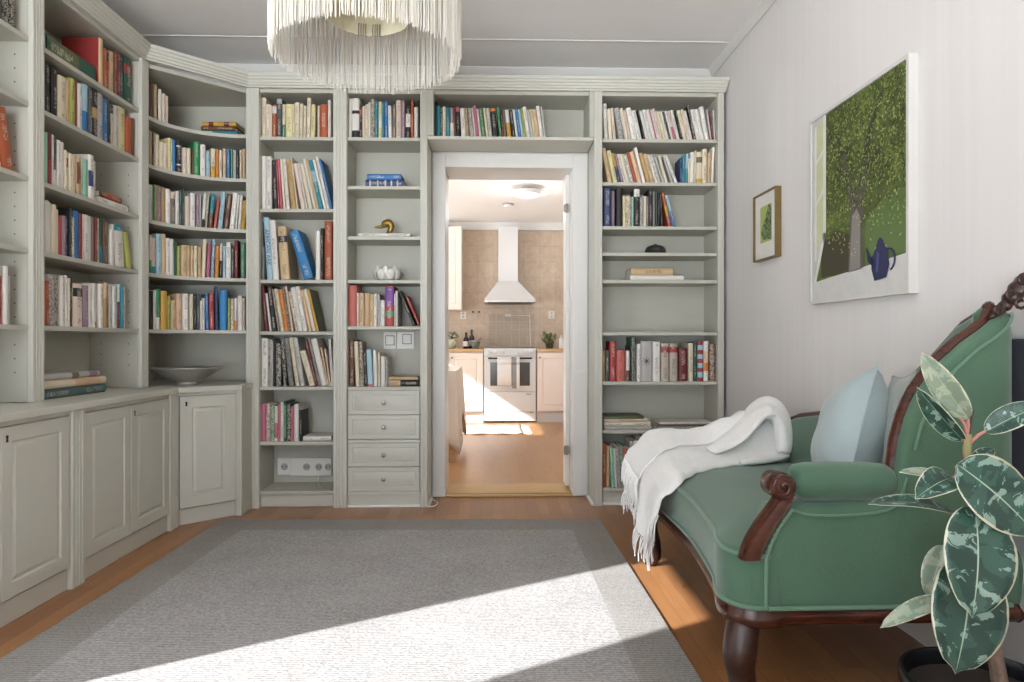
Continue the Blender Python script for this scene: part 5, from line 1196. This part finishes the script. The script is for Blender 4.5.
for a in (((.54, .50), (.62, .62), (.70, .80), (.66, .80), (.58, .64)), ((.40, .74), (.34, .86), (.31, .85), (.37, .72)), ((.62, .58), (.80, .66), (.80, .69), (.62, .62)), ((.46, .56), (.38, .66), (.30, .70), (.30, .68), (.37, .63)), ((.68, .78), (.80, .92), (.77, .93), (.65, .79))):
    paint('painted_branch', a, 3, PG('bark_dark', '#3d3a2d'))
rr2 = random.Random(3)
b = MB()
for nm, hx, cnt, lay, box_ in (('dark', '#262f1a', 1100, 4, (.2, 1, .42, 1)), ('mid', '#4f632c', 900, 5, (.2, 1, .36, 1)), ('bright', '#94a04c', 1000, 6, (.2, 1, .30, 1)), ('grey_green', '#464f38', 600, 7, (.2, .98, .45, .98)), ('pale', '#b4b87c', 240, 8, (.2, .95, .2, .9))):
    m = PG('dab_' + nm, hx)
    for k in range(cnt):
        x = rr2.uniform(box_[0], box_[1]); y = rr2.uniform(box_[2], box_[3])
        if .42 < x < .62 and y < .42 and nm != 'pale': continue
        if y < .5 and rr2.random() < .5 and nm != 'mid': continue
        q = rr2.uniform(0, 3.1); l, w__ = rr2.uniform(.004, .009), rr2.uniform(.002, .0036); a = pt(x, y); dx, dz = math.cos(q), math.sin(q)
        o_ = .026 + lay * .0006 + .0002
        cl = lambda u, z: (min(max(u, py0 + fw_ + .001), py1 - fw_ - .001), min(max(z, pz0 + fw_ + .001), pz1 - fw_ - .001))
        c4 = [cl(a[0] + dx * l, a[1] + dz * l), cl(a[0] - dz * w__, a[1] + dx * w__), cl(a[0] - dx * l, a[1] - dz * l), cl(a[0] + dz * w__, a[1] - dx * w__)]
        k0 = len(b.v); b.v += [wallpt(u, z, o_) for u, z in c4]; b.face([k0, k0 + 1, k0 + 2, k0 + 3], m)
b.build('painted_foliage', pic, smooth=False)
JUG = PG('blue', '#2a2c52')
jg = lambda pts: [(x, y - .028) for x, y in pts]
paint('painted_jug', jg([(.72, .085), (.83, .095), (.855, .15), (.84, .215), (.81, .245), (.795, .27), (.77, .285), (.75, .27), (.735, .24), (.70, .205), (.69, .145)]), 9, JUG, 'dark blue jug')
paint('painted_jug_spout', jg([(.70, .155), (.655, .185), (.635, .245), (.648, .25), (.67, .21), (.71, .19)]), 9, JUG)
b = MB(); rim = [pt(.85 + .055 * math.cos(q), .145 + .05 * math.sin(q)) for q in [rad(a) for a in range(-70, 101, 10)]]
b.tube([wallpt(u, z, .0325) for u, z in rim], .0032, JUG, 6); b.build('painted_jug_handle', pic)
paint('painted_jug_light', jg([(.735, .13), (.755, .12), (.765, .21), (.745, .22)]), 10, PG('blue_light', '#454a7c'))
# small print
sy0, sy1, sz0, sz1 = 3.262, 3.543, 1.392, 1.734
FRG = plain('dark_gilt_frame', '#7d6a3f', .4, .1, .5, 30)
sp2 = thing('framed_print', 'small framed print of a dark green leaf shape on a white mount', 'picture', (XR - .02, (sy0 + sy1) / 2, sz0))
b = MB(); fw2 = .007
for p, q, r, s in ((sy0, sy1, sz0, sz0 + fw2), (sy0, sy1, sz1 - fw2, sz1), (sy0, sy0 + fw2, sz0 + fw2, sz1 - fw2), (sy1 - fw2, sy1, sz0 + fw2, sz1 - fw2)): b.box(XR - .032, XR - .0008, p, q, r, s, FRG)
b.build('frame', sp2, smooth=False)
slab('mount', sp2, [(sy1 - fw2, sz0 + fw2), (sy0 + fw2, sz0 + fw2), (sy0 + fw2, sz1 - fw2), (sy1 - fw2, sz1 - fw2)], .018, .020, PG('mount', '#dcd9d2'))
w2, h2 = sy1 - sy0, sz1 - sz0; q2 = lambda x, y: (sy1 - x * w2, sz0 + y * h2)
slab('print', sp2, [q2(.26, .26), (q2(.76, .26)), q2(.76, .80), q2(.26, .80)], .0202, .0208, PG('print_green', '#a5b366'))
lf = NT('print_leaf_dark'); n_ = lf.noise(60, 4, lf.coord('Object'), .6, 1.5); lf.base(lf.ramp(n_.outputs['Fac'], [(.45, hexc('#2c3d2c')), (.6, hexc('#93a86a'))])); lf.set(Roughness=.6)
slab('printed_leaf', sp2, [q2(.30, .42), q2(.40, .30), q2(.76, .28), q2(.76, .72), q2(.68, .80), q2(.62, .78), q2(.5, .62)], .021, .0215, lf.m)
# ------------------------------------------------------------------ kitchen seen through the doorway
KZ = 2.50; KX0, KX1 = -3.0, 1.40
b = MB(); b.box(KX0, KX1, YB2 + .001, YK, KZ, KZ + .1, KWALL); struct(b.build('ceiling_kitchen', smooth=False))
wall_with_hole('wall_kitchen_left', lambda u, w, z: (KX0 - w, u, z), YB2, YK, 0, KZ, [(4.75, 7.05, .3, 2.42)], .12, KWALL)
b = MB(); b.box(KX1, KX1 + .1, YB2 + .001, YK, 0, KZ, KWALL); struct(b.build('wall_kitchen_right', smooth=False))
b = MB(); b.box(KX0, XL - .01, YB2 - .1, YB2, 0, KZ + .1, KWALL); struct(b.build('wall_kitchen_front', smooth=False))
b = MB(); b.box(KX0, KX1, YK, YK + .1, 0, KZ, KWALL); struct(b.build('wall_kitchen_back', smooth=False))
t = NT('travertine_tile'); v = t.coord('Object', (1, 1, 1), (rad(90), 0, 0)); br = t.n.new('ShaderNodeTexBrick'); t.l(v, br.inputs['Vector']); br.offset = 0
for k, val in (('Scale', 1.0), ('Mortar Size', .002), ('Mortar Smooth', .4), ('Brick Width', .2), ('Row Height', .2)): br.inputs[k].default_value = val
br.inputs['Color1'].default_value = hexc('#c4b29e'); br.inputs['Color2'].default_value = hexc('#bcaa96'); br.inputs['Mortar'].default_value = hexc('#a4937e')
n_ = t.noise(14, 5, t.coord('Object'), .65, .3); m_ = t.n.new('ShaderNodeMix'); m_.data_type = 'RGBA'; m_.blend_type = 'MULTIPLY'; m_.inputs[0].default_value = .8
t.l(br.outputs['Color'], m_.inputs[6]); t.l(t.ramp(n_.outputs['Fac'], [(.3, (.80, .77, .74, 1)), (.7, (1.1, 1.08, 1.06, 1))]), m_.inputs[7]); t.base(m_.outputs[2]); t.set(Roughness=.4)
b = MB(); b.box(KX0, KX1 - .001, YK - .012, YK - .001, .90, 2.40, t.m); o = struct(b.build('trim_6', smooth=False), 'beige stone tiling on the kitchen wall')
b = MB(); b.box(KX0, KX1 - .001, YK - .05, YK - .001, 2.401, KZ - .001, WHITEP); struct(b.build('trim_7', smooth=False), 'white coving along the top of the kitchen wall')
# small-tile field behind the hob
b = MB(); TL = plain('small_wall_tile', '#ad9c88', .4, .12, scale=14)
for i in range(6):
    for j in range(4):
        x = -.06 + i * .1; z = .93 + j * .1; b.box(x + .005, x + .095, YK - .020, YK - .0125, z + .005, z + .095, TL)
struct(b.build('trim_8', smooth=False), 'square tiles behind the cooker')
KC = plain('cream_cabinet_paint', '#e2d6cb', .4, .02); KW = plain('white_enamel', '#cdccca', .25, .02); DG = plain('dark_oven_glass', '#4b4a46', .15, .1)
YC = 8.15
kf = lambda u, w, z: (u, YC + .004 - w, z)
def kbase(label, x0, x1, doors):
    T = thing('base_cabinet', label, 'cabinet', ((x0 + x1) / 2, 8.45, 0), 'cream kitchen base cabinets')
    MB().box(x0, x1, YC + .005, YK - .013, .13, .845, KC).build('carcass', T, smooth=False)
    MB().box(x0, x1, YC + .03, YC + .05, .001, .129, KW).build('plinth', T, smooth=False)
    for a, c, k in doors:
        d = panel_door(kf, a + .002, c - .002, .14, .835, KC, .06, .02).build('door', T, ang=20)
        b = MB(); b.ball(((a + .03) if k > 0 else (c - .03), YC - .028, .78), .013, .012, .013, NICKEL, 12, 8); b.build('knob', d)
kbase('cream panelled kitchen base cabinet left of the white cooker', -1.32, -.115, [(-1.31, -.92, 1), (-.92, -.52, -1), (-.52, -.118, 1)])
kbase('cream panelled kitchen base cabinet right of the white cooker', .525, 1.395, [(.53, .93, 1), (.93, 1.39, -1)])
for x0, x1, lab in ((-1.32, -.112, 'oak kitchen worktop left of the cooker'), (.522, 1.395, 'oak kitchen worktop right of the cooker')):
    tag(MB().box(x0, x1, YC - .02, YK - .013, .8455, .885, OAKTOP).build('worktop', smooth=False, bevel=.004), lab, 'worktop')
T = thing('wall_cabinet', 'white panelled kitchen wall cabinet at the upper left of the doorway view', 'cabinet', (-.7, 8.55, 1.36), None)
MB().box(-1.2, -.385, 8.402, YK - .013, 1.365, 2.395, KC).build('carcass', T, smooth=False)
for a, c in ((-1.2, -.79), (-.79, -.387)): panel_door(lambda u, w, z: (u, 8.401 - w, z), a + .002, c - .002, 1.367, 2.39, KC, .06, .02).build('door', T, ang=20)
# cooker
sx0, sx1 = -.108, .515
T = thing('cooker', 'white freestanding cooker with towels hanging on its oven door', 'stove', ((sx0 + sx1) / 2, 8.45, 0))
MB().box(sx0, sx1, YC, YK - .03, .02, .892, KW).build('body', T, smooth=False, bevel=.004)
MB().box(sx0 + .01, sx1 - .01, YC + .03, YK - .05, .8925, .9, DG).build('hob', T, smooth=False)
MB().box(sx0, sx1, YC - .012, YC - .0005, .805, .892, KW).build('control_panel', T, smooth=False, bevel=.004)
for px_ in (489.5, 495, 502.5, 518.5, 526, 531.5):
    x = on_y(px_, 351, YC).x; b = MB(); b.grid([[(x + r * math.cos(q), YC - .0125 - h, .847 + r * math.sin(q)) for q in [2 * math.pi * i / 18 for i in range(18)]] for h, r in ((0, .022), (.018, .020), (.020, .016))], KW, True, True); b.build('knob', T)
od = MB().box(sx0 + .004, sx1 - .004, YC - .025, YC - .0005, .375, .79, KW).build('oven_door', T, smooth=False, bevel=.004)
MB().box(sx0 + .075, sx1 - .075, YC - .028, YC - .0255, .445, .725, DG).build('oven_window', od, smooth=False)
b = MB(); b.tube([(sx0 + .05, YC - .06, .775), (sx1 - .05, YC - .06, .775)], .010, BLACKM, 10); b.box(sx0 + .05, sx0 + .07, YC - .06, YC - .026, .768, .782, BLACKM); b.box(sx1 - .07, sx1 - .05, YC - .06, YC - .026, .768, .782, BLACKM); o = b.build('handle', od); o['label'] = 'dark oven door handle'
MB().box(sx0 + .004, sx1 - .004, YC - .02, YC - .0005, .135, .37, KW).build('drawer', T, smooth=False, bevel=.004)
MB().box(sx0 + .004, sx1 - .004, YC - .014, YC - .0005, .022, .13, KW).build('plinth', T, smooth=False, bevel=.003)
for x in (sx0 + .06, sx1 - .06): MB().box(x - .018, x + .018, YC - .017, YC - .0145, .118, .124, BLACKM).build('foot_clip', T, smooth=False)
MB().box(sx1 - .12, sx1 - .06, YC - .0225, YC - .0205, .335, .35, NICKEL).build('badge', T, smooth=False)
for xa, xb, zb, bands, lab in ((497.2, 511.5, 385.5, 0, 'white kitchen towel hanging over the oven handle, the wider of two'), (512.2, 519.6, 388.5, 1, 'narrow grey and white kitchen towel on the oven handle beside the wider one')):
    x0 = on_y(xa, 341, YC - .07).x; x1 = on_y(xb, 341, YC - .07).x; z1 = on_y(500, zb, YC - .07).z; rows = []
    prof = [(-.036, z1 + .06), (-.040, .72), (-.044, .770), (-.0475, .783), (-.060, .790), (-.0725, .783), (-.0765, .770), (-.079, .70), (-.081, z1)]
    N = 12
    for y, z in prof: rows.append([(x0 + (x1 - x0) * i / N, YC + y + .002 * math.sin(i * 1.7 + z * 9) * (z < .70), z) for i in range(N + 1)])
    b = MB(); k = 0
    for i in range(len(rows) - 1):
        for j in range(N):
            k0 = len(b.v); b.v += [rows[i][j], rows[i][j + 1], rows[i + 1][j + 1], rows[i + 1][j]]; b.face([k0, k0 + 1, k0 + 2, k0 + 3], TOWELG if bands and j < N * .55 else TOWELW)
    o = b.build('kitchen_towel', ang=180, solid=.003); tag(o, lab, 'towel', 'towels on the oven handle')
# hood
T = thing('cooker_hood', 'white chimney cooker hood above the cooker', 'hood', (.2, 8.5, 1.45))
MB().box(.065, .309, 8.46, YK - .013, 1.722, KZ - .101, KW).build('chimney', T, smooth=False)
b = MB(); zz = 1.485
rows = [[(-.105, 8.24, zz), (.515, 8.24, zz), (.515, YK - .013, zz), (-.105, YK - .013, zz)], [(.06, 8.455, 1.721), (.314, 8.455, 1.721), (.314, YK - .013, 1.721), (.06, YK - .013, 1.721)]]
b.grid(rows, KW, True, True); b.build('canopy', T, smooth=False)
b = MB(); b.box(-.105, .515, 8.24, YK - .013, 1.452, 1.4845, KW); b.build('lip', T, smooth=False, bevel=.003)
MB().box(-.06, .47, 8.28, 8.70, 1.447, 1.4515, BLACKM).build('filter', T, smooth=False)
# wall sockets, pan rail
for px_, py_, lab in ((463.2, 315.3, 'white wall socket on the tiles left of the hood'), (551.5, 314.8, 'white wall socket on the tiles right of the hood')):
    p = on_y(px_, py_, YK - .013); T = thing('wall_socket', lab, 'socket', (p.x, YK - .013, p.z - .05), 'kitchen wall sockets')
    MB().box(p.x - .038, p.x + .038, YK - .022, YK - .0125, p.z - .048, p.z + .048, PLASTIC).build('plate', T, smooth=False, bevel=.003)
    for dz in (-.022, .022):
        b = MB(); b.grid([[(p.x + r * math.cos(q), YK - .0225 - h, p.z + dz + r * math.sin(q)) for q in [2 * math.pi * i / 16 for i in range(16)]] for r, h in ((.017, 0), (.015, .003), (.013, -.002))], plain('socket_shadow_grey', '#b7b3ad', .4), True, True); b.build('socket_hole', T)
for px_ in (473, 479.2):
    p = on_y(px_, 312, YK - .013); b = MB(); b.ball((p.x, YK - .022, p.z), .012, .009, .012, BLACKM, 10, 8)
    tag(b.build('wall_hook'), 'small dark wall hook on the tiles, %s' % ('nearer the wall cabinet' if px_ < 476 else 'nearer the hood'), 'hook', 'hooks on the kitchen tiles')
p0_, p1_, p2_ = on_y(505, 315.5, YK - .02), on_y(528, 315.5, YK - .02), on_y(530.5, 347, YK - .02)
T = thing('towel_rail', 'thin white wall rail with a bent end on the tiles behind the cooker', 'rail', (p0_.x, YK - .02, p2_.z))
b = MB(); b.tube(bez([p0_, p1_, (p1_.x + .02, p1_.y, p1_.z - .02), (p2_.x, p2_.y, p2_.z)], 20), .006, PLASTIC, 8); b.build('rod', T)
b = MB(); b.tube([p0_ + Vector((0, -.006, 0)), p0_ + Vector((.08, -.006, 0))], .017, PLASTIC, 10); b.build('holder', T)
# things on the worktops
WT = .8856
def pots(): pass
LG = plain('herb_leaf', '#5d7c4b', .5, .15, scale=30); LGD = plain('succulent_leaf', '#77806b', .5, .15, scale=30)
def foliage(cx, cy, z, r, h, n, mat, parent, seed, lw=.02):
    q = random.Random(seed); b = MB()
    for k in range(n):
        a = q.uniform(0, 6.28); rr = r * math.sqrt(q.random()); zz = z + h * q.random(); c = Vector((cx + rr * math.cos(a), cy + rr * math.sin(a), zz))
        d = Vector((math.cos(a) * .8, math.sin(a) * .8, q.uniform(-.2, .9))).normalized(); s = d.cross(Vector((0, 0, 1))).normalized(); L = lw * q.uniform(.8, 1.6)
        b.grid([[c - s * .001, c + s * .001], [c + d * L * .5 - s * L * .35, c + d * L * .5 + s * L * .35], [c + d * L - s * .001, c + d * L + s * .001]], mat)
    return b.build('foliage', parent, ang=180)
p = on_y(449.5, 348, 8.40)
T = thing('potted_plant', 'small plant in a pale green round pot on the left kitchen worktop', 'plant', (p.x, 8.4, WT), 'kitchen plants')
b = MB(); b.lathe([(.05, WT + .0005), (.075, WT + .02), (.095, WT + .075), (.085, WT + .115), (.07, WT + .122), (.066, WT + .11), (.001, WT + .105)], p.x, 8.4, plain('pale_green_glaze', '#bcc6ab', .4), 28); b.build('pot', T); foliage(p.x + .01, 8.4, WT + .11, .085, .085, 110, LGD, T, 1, .035)
GB = NT('dark_bottle_glass'); GB.base(hexc('#231b17')); GB.set(Roughness=.08); LB = plain('bottle_label', '#d6cfc4', .6); 
for px_, hh, lab, rb in ((466.2, .20, 'dark bottle with white label on the left kitchen worktop, the shorter one', .036), (471.5, .235, 'taller dark bottle with black cap behind the stone mortar', .034)):
    p = on_y(px_, 347, 8.42); y_ = 8.40 if px_ < 470 else 8.50
    T = thing('bottle', lab, 'bottle', (p.x, y_, WT), 'bottles on the kitchen worktop')
    b = MB(); b.lathe([(rb * .9, WT + .0005), (rb, WT + .006), (rb, WT + hh * .55), (rb * .9, WT + hh * .62), (rb * .38, WT + hh * .74), (rb * .36, WT + hh * .9), (.001, WT + hh * .9)], p.x, y_, GB.m, 22); b.build('body', T)
    b = MB(); b.lathe([(rb * .42, WT + hh * .9 + .0005), (rb * .42, WT + hh), (.001, WT + hh)], p.x, y_, BLACKM, 16); b.build('cap', T)
    b = MB(); b.lathe([(rb + .0006, WT + hh * .14), (rb + .0006, WT + hh * .45)], p.x, y_, LB, 22, False); o = b.build('label_sticker', T); o['label'] = 'white bottle label'
p = on_y(475.2, 347, 8.36); ST_ = plain('grey_green_stone', '#70736a', .6, .1, scale=60)
T = thing('mortar_and_pestle', 'grey stone mortar with leaning pestle on the left kitchen worktop beside the cooker', 'mortar', (p.x, 8.36, WT))
b = MB(); b.lathe([(.042, WT + .0005), (.045, WT + .012), (.038, WT + .02), (.056, WT + .05), (.064, WT + .088), (.056, WT + .088), (.045, WT + .045), (.001, WT + .035)], p.x, 8.36, ST_, 26); b.build('mortar', T)
b = MB(); b.tube([(p.x - .01, 8.36, WT + .05), (p.x + .03, 8.355, WT + .095), (p.x + .075, 8.35, WT + .128)], [.014, .010, .011], ST_, 10); b.build('pestle', T)
p = on_y(549.5, 347, 8.45)
T = thing('potted_herb', 'leafy green herb in a dark pot on the right kitchen worktop', 'plant', (p.x, 8.45, WT), 'kitchen plants')
b = MB(); b.lathe([(.04, WT + .0005), (.055, WT + .07), (.056, WT + .085), (.048, WT + .085), (.001, WT + .075)], p.x, 8.45, plain('dark_brown_glaze', '#463a2b', .4), 24); b.build('pot', T); foliage(p.x - .01, 8.45, WT + .06, .085, .12, 150, LG, T, 2, .035)
p = on_y(562, 347, 8.33); T = thing('soap_bottle', 'slim white bottle on the right kitchen worktop beside the herb', 'bottle', (p.x, 8.4, WT))
b = MB(); b.lathe([(.03, WT + .0005), (.032, WT + .01), (.032, WT + .12), (.012, WT + .135), (.012, WT + .15), (.001, WT + .15)], p.x, 8.4, PLASTIC, 20); b.build('body', T)
b = MB(); b.lathe([(.014, WT + .1505), (.014, WT + .165), (.001, WT + .166)], p.x, 8.4, PLASTIC, 14); b.build('cap', T)
# rag rug
t = NT('rag_rug_stripes'); v = t.coord('Object', (1, 1, 1)); w1 = t.n.new('ShaderNodeTexWave'); w1.bands_direction = 'X'; w1.inputs['Scale'].default_value = 5.5; w1.inputs['Distortion'].default_value = 2.5; t.l(v, w1.inputs['Vector']); n_ = t.noise(30, 3, v)
t.base(t.ramp(t.math('ADD', t.math('MULTIPLY', w1.outputs['Fac'], .6), t.math('MULTIPLY', n_.outputs['Fac'], .4)), [(.25, hexc('#c9b59d')), (.5, hexc('#e0d8cc')), (.72, hexc('#d2c3ae')), (.85, hexc('#a98a68'))])); t.set(Roughness=.9)
T = thing('rag_rug', 'cream striped rag rug with fringed end on the kitchen floor before the cooker', 'rug', (-.2, 7.5, 0))
b = MB(); N = 30; rows = []
for j in range(7):
    rows.append([(-1.1 + 1.42 * i / N, 7.12 + .72 * j / 6 + .01 * math.sin(i * .9), .012 + .005 * math.sin(i * 1.3 + j)) for i in range(N + 1)])
b.grid(rows, t.m); b.build('weave', T, ang=180, solid=.008)
b = MB()
for k in range(34):
    y = 7.13 + .70 * k / 33; b.tube([(.318, y, .012), (.36, y + R.uniform(-.015, .015), .007), (.40 + R.uniform(-.02, .02), y + R.uniform(-.03, .03), .005)], [.004, .004, .002], LINEN, 5)
b.build('fringe', T)
# table with a long linen cloth
T = thing('dining_table', 'kitchen table at the left edge of the doorway, hidden under its cloth', 'table', (-.85, 5.95, 0))
tx0, tx1, ty0, ty1, tz = -1.5, -.30, 5.45, 6.45, .735
MB().box(tx0, tx1, ty0, ty1, tz - .03, tz, OAKTOP).build('tabletop', T, smooth=False)
for x in (tx0 + .06, tx1 - .06):
    for y in (ty0 + .06, ty1 - .06): MB().box(x - .03, x + .03, y - .03, y + .03, .001, tz - .0305, OAKTOP).build('leg', T, smooth=False)
b = MB(); cl = []
per = [(tx0, ty1), (tx1, ty1), (tx1, ty0), (tx0, ty0)]
tops = []; 
for k in range(4):
    a, c = Vector(per[k]), Vector(per[(k + 1) % 4])
    for i in range(16): tops.append(a.lerp(c, i / 16))
cen = Vector(((tx0 + tx1) / 2, (ty0 + ty1) / 2)); lv = []
def clothring(f):
    r = []
    for i, p in enumerate(tops):
        dcor = min((p - Vector(q)).length for q in per); e = (p - cen)
        nx = (1 if abs(p.x - tx1) < 1e-4 else -1 if abs(p.x - tx0) < 1e-4 else 0); ny = (1 if abs(p.y - ty1) < 1e-4 else -1 if abs(p.y - ty0) < 1e-4 else 0); nv_ = Vector((nx, ny)).normalized()
        drop = .42 + .24 * math.exp(-(dcor / .10) ** 2); o = .014 + f * (.012 + .030 * math.exp(-(dcor / .14) ** 2) + .010 * math.sin(i * 1.3))
        r.append((p.x + nv_.x * o, p.y + nv_.y * o, tz + .006 - f * drop))
    return r
rows = [[(cen.x + (p.x - cen.x) * k, cen.y + (p.y - cen.y) * k, tz + .006) for p in tops] for k in (.02, .5, .98, 1.012)] + [clothring(f / 10) for f in range(1, 11)]
b.grid(rows, LINEN, True); o = b.build('tablecloth', ang=60, solid=.002); tag(o, 'pale natural linen cloth hanging down over the kitchen table', 'tablecloth')
# ceiling lamp and smoke alarm
p = on_z(508, 205, KZ - .012); T = thing('smoke_alarm', 'small round white smoke alarm on the kitchen ceiling', 'alarm', (p.x, p.y, KZ - .04))
b = MB(); b.lathe([(.001, KZ - .036), (.045, KZ - .035), (.055, KZ - .02), (.058, KZ - .001)], p.x, p.y, PLASTIC, 28); b.build('body', T)
b = MB(); b.lathe([(.058, KZ - .016), (.064, KZ - .012), (.064, KZ - .001)], p.x, p.y, plain('alarm_grey_ring', '#8d8a84', .5), 28, False); b.build('ring', T)
p = on_z(527, 196, KZ - .09); T = thing('ceiling_lamp', 'white shallow ceiling lamp in the kitchen', 'lamp', (p.x, p.y, KZ - .12))
b = MB(); b.lathe([(.001, KZ - .10), (.08, KZ - .098), (.13, KZ - .08), (.14, KZ - .05), (.13, KZ - .04), (.02, KZ - .035)], p.x, p.y, plain('frosted_white_glass', '#e8e6e2', .3), 32); b.build('shade', T)
b = MB(); b.lathe([(.02, KZ - .04), (.02, KZ - .012), (.05, KZ - .01), (.05, KZ - .001)], p.x, p.y, PLASTIC, 20); b.build('mount', T)
kl = bpy.data.lights.new('kitchen_lamp_light', 'POINT'); kl.energy = 6; kl.shadow_soft_size = .1; kl.color = (.97, .98, 1); ko = bpy.data.objects.new('kitchen_lamp_light', kl); C.objects.link(ko); ko.location = (p.x, p.y, KZ - .25)
b = MB(); b.tube([(p.x + .05, p.y, KZ - .03), (p.x + .28, p.y + .02, KZ - .03)], .006, PLASTIC, 8); b.build('arm', T)
for _o in bpy.data.objects: _o.select_set(False)
